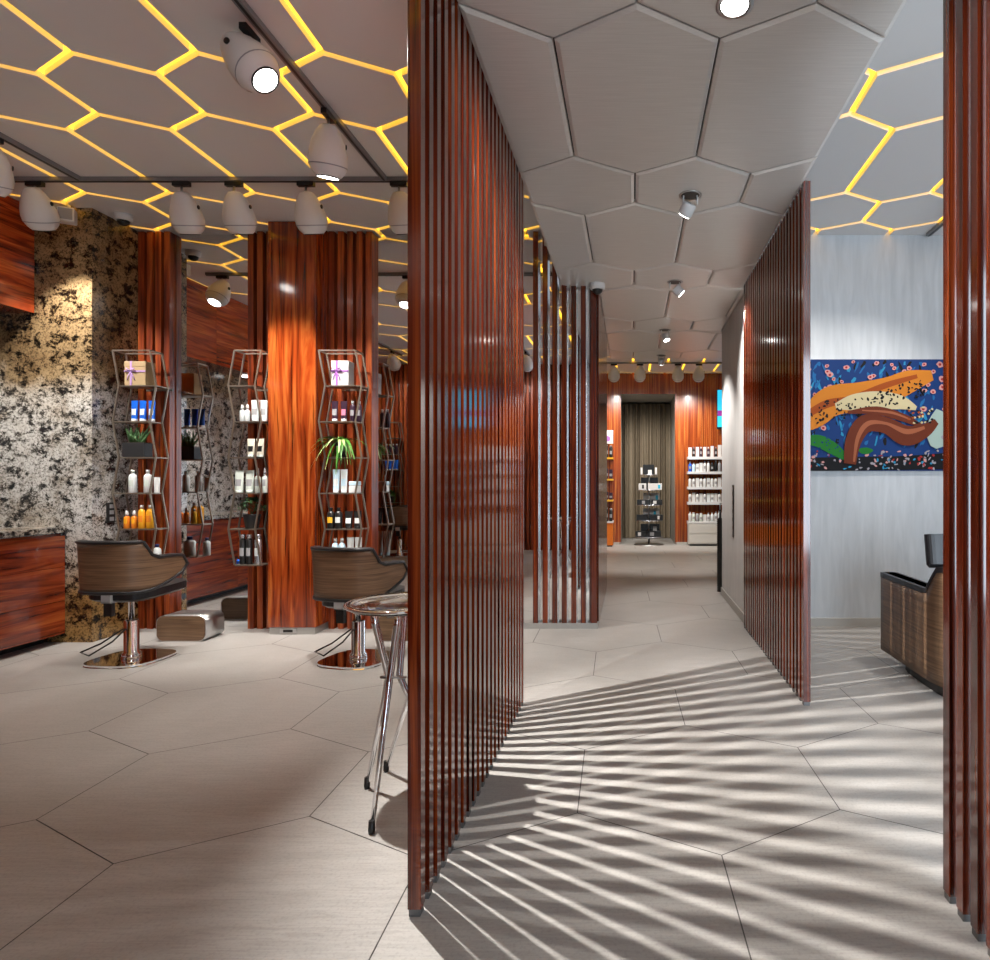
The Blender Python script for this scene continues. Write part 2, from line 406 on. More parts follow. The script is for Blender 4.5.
# ------------------------------------------------------------------ walls
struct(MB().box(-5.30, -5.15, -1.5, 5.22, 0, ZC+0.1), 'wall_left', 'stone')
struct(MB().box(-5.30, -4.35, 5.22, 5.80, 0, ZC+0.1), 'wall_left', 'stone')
struct(MB().box(-5.30, -0.95, 5.80, 5.95, 0, ZC+0.1), 'wall_back', 'plaster')
struct(MB().mat(0).box(-0.95, -0.315, 5.80, 7.70, 0, ZC+0.1), 'wall_middle', ['slat'])
struct(MB().box(1.03, 4.0, 5.80, 5.95, 0, ZC+0.1), 'wall_right', 'plaster')
struct(MB().box(1.03, 1.20, 5.95, 7.42, 0, ZC+0.1), 'wall_right', 'white_wall')
struct(MB().box(1.20, 3.7, 7.27, 7.42, 0, ZC+0.1), 'wall_right', 'white_wall')
struct(MB().box(4.0, 4.15, -1.5, 5.95, 0, ZC+0.1), 'wall_right', 'plaster')
struct(MB().box(3.6, 3.75, 7.42, 15.0, 0, ZC+0.1), 'wall_far_right', 'white_wall')
struct(MB().box(-3.15, -3.0, 5.95, 13.27, 0, ZC+0.1), 'wall_far_left', 'white_wall')
struct(MB().box(-5.15, -0.55, -0.85, -0.7, 0, ZC+0.1), 'wall_front', 'slat')
struct(MB().box(1.018, 1.03, 5.79, 7.43, 0, 0.085).box(1.018, 1.2, 5.785, 5.80, 0, 0.085), 'baseboard_right', 'base')
struct(MB().box(1.2, 4.0, 5.785, 5.80, 0, 0.075), 'baseboard_back', 'base')
# far back wall with a deep doorway
def cladding(mb, xa, xb, y, z0, z1, pitch=0.075, wd=0.055, dp=0.02, k=0):
    mb.box(xa, xb, y, y+0.02, z0, z1); n = int((xb-xa)/pitch)
    for i in range(n): a = xa+i*pitch; mb.box(a, a+wd, y-dp, y, z0, z1)
DL, DRr, DT = -0.225, 0.88, 3.08
bw = MB()
cladding(bw, -3.0, DL, 13.27, 0.05, ZC); cladding(bw, DRr, 3.6, 13.27, 0.05, ZC); cladding(bw, DL, DRr, 13.27, DT, ZC)
bw.box(-3.0, DL-0.02, 13.29, 14.9, 0, ZC+0.1); bw.box(DRr+0.02, 3.6, 13.29, 14.9, 0, ZC+0.1)
bw.box(DL, DRr, 13.29, 14.9, DT+0.02, ZC+0.1)
struct(bw, 'wall_far', 'lit')
struct(MB().box(DL-0.02, DL, 13.29, 14.9, 0, DT).box(DRr, DRr+0.02, 13.29, 14.9, 0, DT).box(DL-0.02, DRr+0.02, 13.29, 14.9, DT, DT+0.02), 'trim_doorway', plain('grey_soffit', (0.42, 0.40, 0.36), 0.5))
struct(MB().box(-3.0, 3.6, 14.9, 15.0, 0, ZC+0.1), 'wall_far', 'curtain')
struct(MB().box(-3.0, DL-0.03, 13.23, 13.29, 0, 0.05).box(DRr+0.03, 3.6, 13.23, 13.29, 0, 0.05), 'baseboard_far', 'base')

# ------------------------------------------------------------------ slat screens
def slat_mesh(wd, dp, z0, z1): return MB().box(-wd/2, wd/2, 0, dp, z0, z1).mesh('slat', 'slat', bevel=0.0012)
SL = slat_mesh(0.04, 0.04, 0.022, ZC); SR = slat_mesh(0.042, 0.042, 0.022, 3.036); SN = slat_mesh(0.04, 0.04, 0.022, ZD-0.002)
FT = MB().box(-0.017, 0.017, 0.003, 0.037, 0, 0.022).mesh('foot', plain('dark_steel', (0.16, 0.16, 0.16), 0.55, 0.6))
def screen(xc, y0, n, pitch, me, label, ends=1):
    e = empty('slat_screen', (xc, y0, 0)); tag(e, label, 'screen', 'rosewood slat screens')
    for i in range(n):
        s = link('slat', me, e, (0, i*pitch, 0)); link('foot', FT, s)
    return e
screen(-0.649, 1.93, 23, 0.082, SL, 'tall rosewood slat screen between the glass stool and the striped corridor floor')
screen(1.011, 3.744, 25, 0.082, SR, 'tall rosewood slat screen running from the white wall, left of the picture')
screen(0.994, 2.03-0.04-36*0.082, 37, 0.082, SN, 'nearest rosewood slat screen, partly covering the armchair')  # run past the viewer is unseen, added to keep daylight out of the corridor

# ------------------------------------------------------------------ left station: mirrors, cladding, pillar
mir = MB().box(-4.06, -3.38, 5.775, 5.798, 0.0, ZC-0.005).obj('wall_mirror', 'mirror'); tag(mir, 'tall frameless mirror between the stone corner and the wood pillar', 'mirror')
mir = MB().box(-2.30, -0.38, 5.775, 5.798, 0.0, ZC-0.005).obj('wall_mirror', 'mirror'); tag(mir, 'tall frameless mirror right of the wood pillar, running behind open slats', 'mirror')
def slats_row(label, x0, x1, n, y0=5.70, y1=5.797, wd=0.05, top=ZC-0.004, endpost=None):
    mb = MB(); mb.box(x0, x1, y1-0.035, y1, 0.0, top)
    pitch = (x1-x0-wd)/(n-1) if n > 1 else 0
    for i in range(n): a = x0+i*pitch; mb.box(a, a+wd, y0, y1-0.035, 0.0, top)
    return tag(mb.obj('slat_cladding', 'rose'), label, 'wall panel')
slats_row('upright rosewood slat panel between the granite corner and the first mirror', -4.345, -4.068, 4)
slats_row('upright rosewood slat panel between the first mirror and the wood pillar', -3.38, -3.085, 4)
slats_row('upright rosewood slat panel right of the wood pillar, behind the white gift box', -2.67, -2.29, 5)
e = empty('slat_cladding', (-0.95, 5.7, 0)); tag(e, 'open rosewood slats standing on a low plinth before the middle mirror', 'wall panel')
for i in range(7):
    xx = -0.871+i*0.084
    MB().box(xx, xx+(0.046 if i < 6 else 0.06), 5.70, 5.775, 0.05, ZC-0.004).obj('slat', 'slat', e, (0.95, -5.7, 0))
MB().box(-0.98, -0.30, 5.70, 5.775, 0.0, 0.05).obj('plinth', 'plinth', e, (0.95, -5.7, 0))
mb = MB(); 
for i in range(24): mb.box(-0.314, -0.296, 5.78+i*0.08, 5.78+i*0.08+0.066, 0.05, ZD)
mb.box(-0.314, -0.302, 5.78, 7.70, 0.05, ZD); mb.box(-0.314, -0.300, 5.78, 7.70, 0, 0.05)
tag(mb.obj('slat_cladding', 'slat'), 'glossy slatted wood side of the middle block along the corridor', 'wall panel')
# pillar
pl = MB().box(-3.08, -2.676, 5.48, 5.798, 0.06, ZC-0.004).obj('wood_pillar', 'feature', bevel=0.003); pl['kind'] = 'thing'
tag(pl, 'broad glossy orange rosewood pillar between the two mirrors', 'pillar')
MB().box(-3.07, -2.686, 5.488, 5.79, 0, 0.06).obj('plinth', 'plinth', pl)
ou = MB().box(-2.98, -2.84, 5.481, 5.488, 0.012, 0.05).obj('floor_socket', 'steel', pl)
MB().box(-2.95, -2.87, 5.478, 5.481, 0.02, 0.042).obj('socket_hole', 'blackp', ou)
# counters on the left wall
cab = empty('base_cabinet', (-4.85, 3, 0)); tag(cab, 'low rosewood cabinet with granite behind it at the far left', 'cabinet')
L = (4.85, -3, 0)
MB().box(-5.148, -4.60, 0.3, 5.218, 0.075, 0.877).obj('body', 'roseH', cab, L)
MB().box(-5.10, -4.72, 0.3, 5.2, 0.0, 0.075).obj('toe_kick', 'blackp', cab, L)
ys = [0.3, 1.1, 1.9, 2.9, 4.05, 5.215]
for a, b in zip(ys[:-1], ys[1:]):
    for z0, z1 in ((0.075, 0.34), (0.343, 0.61), (0.613, 0.862)):
        MB().box(-4.60, -4.56, a+0.0015, b-0.0015, z0, z1).obj('drawer', 'roseH', cab, L, bevel=0.002)
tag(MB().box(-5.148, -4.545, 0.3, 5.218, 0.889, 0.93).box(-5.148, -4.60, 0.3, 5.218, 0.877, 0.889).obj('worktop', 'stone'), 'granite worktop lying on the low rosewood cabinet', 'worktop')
uc = MB().box(-5.148, -4.83, 0.3, 5.218, 2.65, ZC-0.004).obj('wall_cabinet', 'roseH'); tag(uc, 'rosewood wall cabinet hung high at the upper left under the honeycomb ceiling', 'cabinet')
for a, b in zip(ys[:-1], ys[1:]): MB().box(-4.83, -4.807, a+0.001, b-0.001, 2.65, ZC-0.004).obj('door', 'roseH', uc, bevel=0.002)
for yy in (3.2, 1.9):
    MB().lathe([(0.045, 0), (0.045, 0.012)], 20).obj('under_light', 'lens_dim', uc, (-4.98, yy, 2.638))
so = MB().box(-4.362, -4.349, 5.36, 5.44, 0.95, 1.12).obj('wall_socket', 'blackp'); tag(so, 'dark socket plate on the granite, left of the orange bottles', 'socket')
for zz in (0.985, 1.04, 1.09): MB().box(-4.348, -4.343, 5.38, 5.42, zz-0.016, zz+0.016).obj('outlet', 'greyp', so)
so.location.x = 0.011
# ------------------------------------------------------------------ hex wire shelf towers
ZS = [0.6, 0.9, 1.2, 1.5, 1.8, 2.1]; ZT = 2.39
def tower(xl, xr, phase, yf=5.41, yb=5.55, label='', wall=5.70):
    e = empty('wire_shelf', ((xl+xr)/2, (yf+yb)/2, 0.6)); tag(e, label, 'shelf', 'bronze wire shelf towers')
    off = Vector((-(xl+xr)/2, -(yf+yb)/2, -0.6)); r = 0.0085; amp = 0.026
    zs = ZS+[ZT]; sh = [(amp if (k+phase) % 2 else -amp) for k in range(len(zs))]
    mb = MB()
    for (x, y) in ((xl, yf), (xr, yf), (xl, yb), (xr, yb)):
        mb.tube([(x+s, y, z) for s, z in zip(sh, zs)], r, 4, sm=False)
    s = sh[-1]; mb.tube([(xl+s, yf, ZT), (xr+s, yf, ZT), (xr+s, yb, ZT), (xl+s, yb, ZT)], r, 4, closed=True, sm=False)
    for xx in (xl+0.07, xr-0.07): mb.rod((xx+sh[5], yb if wall > 0 else yf, 2.1), (xx+sh[5], wall-0.001 if wall > 0 else wall+0.001, 2.1), 0.006)
    y2 = wall-0.0005 if wall > 0 else wall+0.0005; mb.box(xl+0.04, xr-0.04, y2-0.006 if wall > 0 else y2, y2 if wall > 0 else y2+0.006, 2.09, 2.11)
    mb.obj('frame', 'bronze', e, off)
    for k, z in enumerate(ZS):
        s = sh[k]
        MB().box(xl+s, xr+s, yf, yb, z-0.010, z).obj('shelf', 'bronze', e, off)
    return e
T1 = (X(153, 5.41)-0.31, X(153, 5.41)); T2 = (X(231.5, 5.41), X(231.5, 5.41)+0.222); T3 = (X(358.5, 5.41)-0.305, X(358.5, 5.41))
tower(*T1, 0, label='bronze wire shelf tower by the granite corner, brown gift box on top')
tower(*T2, 1, label='bronze wire shelf tower left of the wood pillar, small dark plant on it')
tower(*T3, 0, label='bronze wire shelf tower right of the wood pillar, leafy fern on it')

# ------------------------------------------------------------------ products
MESH = {}
def cached(key, fn):
    if key not in MESH: MESH[key] = fn()
    return MESH[key]
def bottle(kind, h, wd, body, cap, loc, label, group, cat='bottle', lab=None, rz=0):
    r = wd/2
    def mk():
        parts = []
        if kind == 'tube':          # flat crimped top, standing on its cap
            ch = h*0.12
            def fn(u, v):
                a = 2*pi*u; z = ch+(h-ch)*v; f = v**1.3
                return (r*0.92*cos(a)*(1+0.18*f), r*0.72*sin(a)*(1-f*0.94), z)
            parts.append(('b', MB().grid(fn, 20, 6).mesh('tube', body)))
            parts.append(('cap', MB().lathe([(r*0.8, 0), (r*0.85, ch*0.2), (r*0.85, ch), (r*0.6, ch+0.002)], 16).mesh('cap', cap)))
            top = ch
        elif kind == 'spray':
            parts.append(('b', MB().lathe([(r*0.92, 0), (r, h*0.02), (r, h*0.58), (r*0.9, h*0.64), (r*0.42, h*0.70), (r*0.42, h*0.72)], 18).mesh('spray_bottle', body)))
            parts.append(('pump', MB().lathe([(r*0.6, h*0.72), (r*0.6, h*0.86), (r*0.45, h*0.90), (r*0.42, h*0.99), (r*0.3, h)], 14).mesh('pump', cap)))
        elif kind == 'can':
            parts.append(('b', MB().lathe([(r*0.95, 0), (r, h*0.02), (r, h*0.80), (r*0.75, h*0.85)], 18).mesh('can', body)))
            parts.append(('cap', MB().lathe([(r*0.8, h*0.85), (r*0.8, h*0.97), (r*0.7, h)], 16).mesh('cap', cap)))
        elif kind == 'jar':
            parts.append(('b', MB().box(-r, r, -r*0.9, r*0.9, 0, h*0.62).mesh('jar', body, bevel=0.004)))
            parts.append(('lid', MB().box(-r, r, -r*0.9, r*0.9, h*0.64, h).mesh('lid', cap, bevel=0.004)))
        elif kind == 'box':
            parts.append(('b', MB().box(-r, r, -r*0.5, r*0.5, 0, h).mesh('carton', body)))
        else:
            parts.append(('b', MB().lathe([(r*0.92, 0), (r, h*0.02), (r, h*0.70), (r*0.8, h*0.78), (r*0.42, h*0.83), (r*0.42, h*0.85)], 18).mesh('bottle', body)))
            parts.append(('cap', MB().lathe([(r*0.5, h*0.85), (r*0.5, h*0.98), (r*0.42, h)], 14).mesh('cap', cap)))
        if lab:
            zz0, zz1 = (h*0.28, h*0.55) if kind != 'tube' else (h*0.30, h*0.60)
            q = 1.012
            def fl(u, v):
                a = -pi/2+(u-0.5)*1.5; z = zz0+(zz1-zz0)*v
                if kind == 'tube':
                    f = ((z-top)/(h-top))**1.3; return (r*0.92*cos(a)*(1+0.18*f)*q, r*0.72*sin(a)*(1-f*0.94)*q-0.0006, z)
                if kind in ('jar', 'box'): return ((u-0.5)*r*1.5, -r*(0.9 if kind == 'jar' else 0.5)-0.0008, z)
                return (r*q*cos(a), r*q*sin(a), z)
            parts.append(('label_patch', MB().grid(fl, 6, 2).mesh('label_patch', lab)))
        return parts
    nm = {'tube': 'cream_tube', 'spray': 'spray_bottle', 'can': 'spray_can', 'jar': 'cream_jar', 'box': 'carton'}.get(kind, 'bottle')
    parts = cached((kind, round(h, 3), round(wd, 3), body, cap, lab), mk)
    o = link(nm, parts[0][1], None, loc); o.rotation_euler.z = rz
    for n, me in parts[1:]: link(n, me, o)
    return tag(o, label, cat, group)
PXM = 5.45/F                 # metres per pixel at the shelves
def row(shelf, items, group, y=5.455):
    z = ZS[shelf-1]+0.0005
    for (kind, px, hpx, wpx, body, cap, cat, lab, label) in items:
        bottle(kind, hpx*PXM, wpx*PXM*0.98, body, cap, (X(px, y), y+random.uniform(-0.006, 0.01), z), label, group, cat, lab)
g = 'hair products on the tower by the granite corner'
row(5, [('tube', 134.8, 21, 6.6, 'blue', 'white', 'tube', 'pale', 'blue tube with white cap above the aloe, leftmost of three'),
        ('tube', 143.3, 21, 6.6, 'blue', 'white', 'tube', 'pale', 'blue tube with white cap above the aloe, middle of three'),
        ('tube', 151.6, 21, 6.6, 'blue', 'white', 'tube', 'pale', 'blue tube with white cap above the aloe, rightmost of three')], g)
row(3, [('bottle', 133.3, 23, 7.3, 'pale', 'sage', 'bottle', 'sage', 'pale bottle with greenish cap under the aloe, left of the white bottle'),
        ('bottle', 147.8, 23, 7.3, 'white', 'white', 'bottle', 'sage', 'tall white bottle with white cap under the aloe pot'),
        ('tube', 157.0, 15.5, 6, 'white', 'white', 'tube', None, 'short white tube right of the tall white bottle under the aloe')], g)
row(2, [('spray', 127.4, 18, 5.6, 'orange', 'white', 'bottle', 'amberp', 'small orange spray bottle, leftmost on its shelf'),
        ('spray', 134.2, 18, 5.6, 'orange', 'white', 'bottle', 'amberp', 'small orange spray bottle beside the amber bottles'),
        ('bottle', 142.4, 23.5, 6.6, 'amberp', 'white', 'bottle', 'orange', 'tall amber bottle next to the small orange spray bottles'),
        ('bottle', 150.0, 23.5, 6.6, 'amberp', 'white', 'bottle', 'orange', 'tall amber bottle in front of the yellow one')], g)
row(2, [('bottle', 152.6, 17, 5.6, 'yellowsh', 'white', 'bottle', None, 'yellow bottle half hidden behind the tall amber bottles')], g, 5.515)
row(1, [('bottle', 137.5, 21, 12, 'pale', 'navy', 'bottle', None, 'big white bottle with navy cap above the first chair back'),
        ('bottle', 157, 20, 7.5, 'pale', 'navy', 'bottle', 'greyp', 'slim white bottle with navy cap on the lowest shelf')], g)
g = 'hair products on the tower left of the pillar'
row(5, [('spray', 242.0, 17, 5, 'pale', 'white', 'bottle', None, 'small pale spray bottle, outer one of a pair left of the pillar'),
        ('spray', 247.8, 17, 5, 'pale', 'white', 'bottle', None, 'small pale spray bottle beside the tall pale tubes'),
        ('tube', 255.5, 21.5, 7.6, 'pale', 'pale', 'tube', 'greyp', 'tall pale tube next to the small spray bottles'),
        ('tube', 263.6, 21.5, 7.0, 'pale', 'pale', 'tube', 'greyp', 'tall pale tube nearest the wood pillar')], g)
row(4, [('tube', 250.6, 18.5, 7.4, 'cream', 'sage', 'tube', 'blackp', 'cream tube with dark print, left of its twin'),
        ('tube', 260.0, 18.5, 7.4, 'cream', 'sage', 'tube', 'blackp', 'cream tube with dark print nearest the wood pillar')], g)
row(3, [('tube', 239.3, 22.5, 8.4, 'sage', 'sage', 'tube', 'greyp', 'wide sage tube at the left end of its shelf'),
        ('tube', 249.2, 22.5, 8.4, 'sage', 'sage', 'tube', 'greyp', 'wide sage tube beside the slim sage spray bottles'),
        ('spray', 258.2, 24.5, 5.8, 'sage', 'silver', 'bottle', 'greyp', 'slim sage spray bottle above the small dark plant'),
        ('spray', 264.4, 24.5, 5.0, 'sage', 'silver', 'bottle', 'greyp', 'slim sage spray bottle touching the wood pillar')], g)
row(1, [('can', 243.0, 30, 6.2, 'blackp', 'silver', 'can', 'greyp', 'black spray can, left one of a pair on the bottom shelf'),
        ('can', 249.6, 30, 6.2, 'blackp', 'silver', 'can', 'greyp', 'black spray can beside the silver can'),
        ('can', 258.4, 30, 6.6, 'silver', 'silver', 'can', 'pale', 'silver spray can on the bottom shelf left of the pillar')], g)
b = MB().lathe([(0.0, 0.0), (0.026, 0.002), (0.028, 0.02), (0.024, 0.036), (0.0, 0.039)], 18).obj('hair_pot', 'blue', None, (X(238.6, 5.45), 5.47, 0.601)); tag(b, 'small round blue pot beside the black spray cans', 'pot')
MB().lathe([(0.0285, 0.0), (0.0285, 0.006)], 18).obj('rim', 'blackp', b, (0, 0, 0.017))
g = 'hair products on the tower right of the pillar'
row(5, [('tube', 335.0, 20.5, 6.4, 'plum', 'white', 'tube', 'greyp', 'dark plum tube with white cap, left of its twin'),
        ('tube', 343.6, 20.5, 6.4, 'plum', 'white', 'tube', 'pinkp', 'dark plum tube with a pink mark, above the fern'),
        ('bottle', 352.8, 20.5, 5.2, 'plum', 'white', 'bottle', 'greyp', 'slim dark bottle with white cap beside the plum tubes'),
        ('bottle', 359.0, 20.5, 5.2, 'plum', 'white', 'bottle', 'greyp', 'slim dark bottle with white cap at the right end')], g)
row(3, [('tube', 336.0, 23.5, 6.8, 'paleblue', 'pale', 'tube', 'pale', 'tall pale blue tube, left one of a pair under the fern'),
        ('tube', 344.0, 23.5, 6.8, 'pale', 'pale', 'tube', 'paleblue', 'tall pale tube beside the square white jar'),
        ('jar', 354.8, 11.5, 9.4, 'white', 'paleblue', 'jar', None, 'low square white jar under the fern')], g)
row(2, [('bottle', 331.2, 21, 7.2, 'blackp', 'blackp', 'bottle', 'yellowsh', 'black bottle with yellow zigzag print'),
        ('bottle', 339.0, 21, 7.2, 'blackp', 'blackp', 'bottle', 'pale', 'black bottle with white zigzag print'),
        ('tube', 349.0, 17.5, 7.6, 'blackp', 'blackp', 'tube', 'pale', 'black tube with white print, left of its twin'),
        ('tube', 357.4, 17.5, 7.6, 'blackp', 'blackp', 'tube', 'pale', 'black tube with white print at the shelf end')], g)
row(1, [('bottle', 335.2, 26, 6.4, 'paleblue', 'white', 'bottle', None, 'pale blue bottle, left one just above the second chair back'),
        ('bottle', 342.0, 26, 6.4, 'paleblue', 'white', 'bottle', None, 'pale blue bottle beside the pale tubes above the second chair back'),
        ('tube', 350.4, 27, 6.8, 'pale', 'paleblue', 'tube', None, 'pale tube just above the second chair back'),
        ('tube', 358.4, 27, 6.8, 'pale', 'paleblue', 'tube', None, 'pale tube at the right end above the second chair back')], g)
def gift(px, wpx, hpx, body, rib, label, y=5.47):
    wd, h = wpx*PXM, hpx*PXM; dp = 0.11; x = X(px, y)
    o = MB().box(-wd/2, wd/2, -dp/2, dp/2, 0, h*0.80).obj('gift_box', body, None, (x, y+0.005, 2.1005), bevel=0.002); tag(o, label, 'gift box')
    MB().box(-wd/2-0.002, wd/2+0.002, -dp/2-0.002, dp/2+0.002, h*0.78, h).obj('lid', body, o, bevel=0.002)
    q = -wd*0.18
    rb = MB().box(q-0.008, q+0.008, -dp/2-0.004, -dp/2, 0, h).box(q-0.008, q+0.008, -dp/2, dp/2, h, h+0.002)
    rb.box(-wd/2, wd/2, -dp/2-0.0035, -dp/2, h*0.55, h*0.55+0.014)
    for sg in (-1, 1):
        rb.tube([(q, -dp/2-0.006, h*0.58), (q+sg*0.03, -dp/2-0.016, h*0.70), (q+sg*0.045, -dp/2-0.012, h*0.58), (q, -dp/2-0.006, h*0.56)], 0.005, 5)
        rb.tube([(q, -dp/2-0.006, h*0.57), (q+sg*0.022, -dp/2-0.008, h*0.36), (q+sg*0.03, -dp/2-0.005, h*0.22)], 0.004, 5)
    rb.obj('ribbon', rib, o); return o
gift(139.5, 21, 24, 'kraft', 'lilac', 'brown gift box with lilac ribbon on the tower by the granite')
gift(342.5, 17, 24.5, 'card', 'purple', 'white gift box with purple ribbon right of the wood pillar')
def blade(mb, base, az, length, rise, droop, wid, n=9, fold=0.25):
    pts = []
    for i in range(n+1):
        t = i/n; r = length*(t if droop < 0.05 else (t*0.95)); z = rise*t - droop*t*t
        pts.append((base[0]+cos(az)*r, base[1]+sin(az)*r, base[2]+z, wid*sin(pi*min(0.97, 0.18+0.82*t))**0.8))
    n0 = len(mb.v); s, c = -sin(az), cos(az)
    for x, y, z, wv in pts:
        mb.v += [(x-s*wv, y-c*wv, z+wv*fold), (x, y, z), (x+s*wv, y+c*wv, z+wv*fold)]
    for i in range(n):
        a = n0+i*3; mb.face((a, a+1, a+4, a+3), True); mb.face((a+1, a+2, a+5, a+4), True)
def plant(px, y, z, pw, ph, kind, label, square=False):
    x = X(px, y); r = pw*PXM/2; h = ph*PXM
    e = empty('potted_plant', (x, y, z)); tag(e, label, 'plant')
    if square: MB().prism([(-r*0.92, -0.05), (r*0.92, -0.05), (r*0.92, 0.05), (-r*0.92, 0.05)], 0, h).obj('pot', 'pot', e, bevel=0.003)
    else: MB().lathe([(r*0.72, 0), (r, h*0.96), (r*1.03, h), (r*0.92, h), (r*0.9, h*0.9)], 22).obj('pot', 'pot', e)
    (MB().box(-r*0.86, r*0.86, -0.045, 0.045, h, h+0.004) if square else MB().lathe([(r*0.9, h*0.88), (r*0.9, h*0.93)], 18)).obj('soil', 'soil', e)
    rnd = random.Random(hash(kind) % 97 if False else len(label)); mb = MB()
    if kind == 'aloe':
        for k in range(26):
            az = rnd.uniform(0, 2*pi); ln = rnd.uniform(0.03, 0.11); rise = rnd.uniform(0.10, 0.20)
            if sin(az) > 0.3: ln *= 0.5
            bx = rnd.uniform(-r*0.6, r*0.6)
            pts = [(bx+cos(az)*ln*t, sin(az)*min(ln, 0.06)*t, h+rise*t-0.03*t*t) for t in (0, 0.35, 0.7, 1)]
            mb.mat(0).tube(pts, [0.010, 0.009, 0.006, 0.001], 6)
        mb.obj('leaves', 'aloe', e)
    elif kind == 'fern':
        for k in range(64):
            az = rnd.uniform(0, 2*pi); ln = rnd.uniform(0.12, 0.26) if abs(cos(az)) > 0.3 else rnd.uniform(0.06, 0.13)
            if sin(az) > 0.2: ln *= 0.55
            mb.mat(rnd.choice([0, 0, 1])); blade(mb, (0, 0, h), az, ln, rnd.uniform(0.08, 0.20), rnd.uniform(0.10, 0.36), 0.013)
        mb.obj('leaves', ['leaf', 'leafstripe'], e, recalc=False)
    elif kind == 'grass':
        for k in range(60):
            az = rnd.uniform(0, 2*pi); blade(mb.mat(0), (0, 0, h), az, rnd.uniform(0.06, 0.22)*(1 if abs(sin(az)) < 0.4 else 0.4), rnd.uniform(0.1, 0.26), rnd.uniform(0.08, 0.3), 0.006)
        mb.obj('leaves', 'leaf', e, recalc=False)
    else:
        for k in range(130):
            th = rnd.uniform(0, 2*pi); ph_ = rnd.uniform(0, pi/2); R = 0.095
            c = (cos(th)*cos(ph_)*R*0.9, sin(th)*cos(ph_)*0.05, h+0.03+sin(ph_)*R*1.15)
            blade(mb, c, rnd.uniform(0, 2*pi), 0.04, 0.016, 0.02, 0.017, 4)
        for k in range(6): mb.rod((0, 0, h), (rnd.uniform(-0.06, 0.06), rnd.uniform(-0.03, 0.03), h+0.09), 0.003)
        mb.obj('leaves', 'leaf2', e, recalc=False)
    return e
plant(137.5, 5.465, 1.501, 24, 14, 'aloe', 'spiky aloe in a square black pot on the tower by the granite', True)
plant(252, 5.47, 0.901, 16, 14, 'bush', 'small dark leafy plant in a black pot left of the pillar')
plant(341, 5.465, 1.501, 13, 14.5, 'fern', 'bright green arching fern in a black pot right of the pillar')

# ------------------------------------------------------------------ styling chairs
def shell_path(hw, back, front, n=48, cy=-0.03):
    """(x, y, s): U shaped plan path, s signed arc length from the back centre"""
    half = []; N = n//2
    L = 0; last = None; pts = []
    for i in range(N*3+1):
        t = i/(N*3)
        if t < 0.62:
            a = (t/0.62)*pi/2; ca, sa = cos(a), sin(a); e = 2/2.5
            x = hw*(sa**e); y = cy-back*(ca**e)
        else: x = hw; y = cy+(front-cy)*(t-0.62)/0.38
        if last: L += math.hypot(x-last[0], y-last[1])
        last = (x, y); pts.append((x, y, L))
    R = []
    for i in range(N+1):
        s = L*i/N; k = max(j for j in range(len(pts)) if pts[j][2] <= s+1e-9); k2 = min(k+1, len(pts)-1)
        f = (s-pts[k][2])/max(1e-9, pts[k2][2]-pts[k][2]) if k2 > k else 0
        R.append((pts[k][0]+f*(pts[k2][0]-pts[k][0]), pts[k][1]+f*(pts[k2][1]-pts[k][1]), s))
    return [(-x, y, -s) for x, y, s in reversed(R[1:])]+R, L
def sstep(a, b, t): t = min(1, max(0, (t-a)/(b-a))); return t*t*(3-2*t)
def shell(path, ztop, zbot, o0, o1, zm=0.5, lean=0.0, grow=0.0, nv=8):
    """closed sheet between normal offsets o0 (outside) and o1 (inside)"""
    N = len(path); nor = []
    for i in range(N):
        a, b = path[max(i-1, 0)], path[min(i+1, N-1)]; t = Vector((b[0]-a[0], b[1]-a[1])).normalized(); nor.append(Vector((-t.y, t.x)))
    mb = MB()
    def pt(i, v, off):
        x, y, s = path[i]; zt, zb = ztop(abs(s))+grow, zbot(abs(s))-grow; z = zb+(zt-zb)*v
        k = 1+lean*(z-zm); nx, ny = nor[i].x, nor[i].y
        return (x*k+nx*off, y*k+ny*off, z)
    n0 = 0
    ring = [(j/nv, o0) for j in range(nv+1)]+[(1-j/nv, o1) for j in range(nv+1)]
    R = len(ring)
    for i in range(N):
        for v, off in ring: mb.v.append(pt(i, v, off))
    for i in range(N-1):
        for k in range(R):
            a = i*R+k; b = i*R+(k+1) % R; mb.face((a, a+R, b+R, b), k not in (nv, R-1))
    mb.face(list(range(R))); mb.face([(N-1)*R+k for k in reversed(range(R))])
    return mb
CH_PATH, CH_L = shell_path(0.262, 0.235, 0.20)
def ch_top(s):
    z = 0.875-0.118*sstep(CH_L*0.41, CH_L*0.535, s)-0.01*sstep(CH_L*0.7, CH_L, s)
    return z-0.075*max(0, (s-CH_L*0.90)/(CH_L*0.10))**2.2
def ch_bot(s):
    z = 0.525+0.125*max(0, (s/CH_L-0.38)/0.62)**1.7
    return z+0.035*max(0, (s-CH_L*0.92)/(CH_L*0.08))**2
def edge_trim(path, ztop, zbot, r, zm, lean, off=0.006):
    pts = []
    P = path[::2]
    for i, (x, y, s) in enumerate(P): k = 1+lean*(ztop(abs(s))-zm); pts.append((x*k, y*k, ztop(abs(s))))
    for (x, y, s) in reversed(P): k = 1+lean*(zbot(abs(s))-zm); pts.append((x*k, y*k, zbot(abs(s))))
    return MB().tube(pts, r, 8, closed=True)
def superell(a, b, n=40, e=0.5): return [(a*abs(cos(t))**e*(1 if cos(t) >= 0 else -1), b*abs(sin(t))**e*(1 if sin(t) >= 0 else -1)) for t in [2*pi*i/n for i in range(n)]]
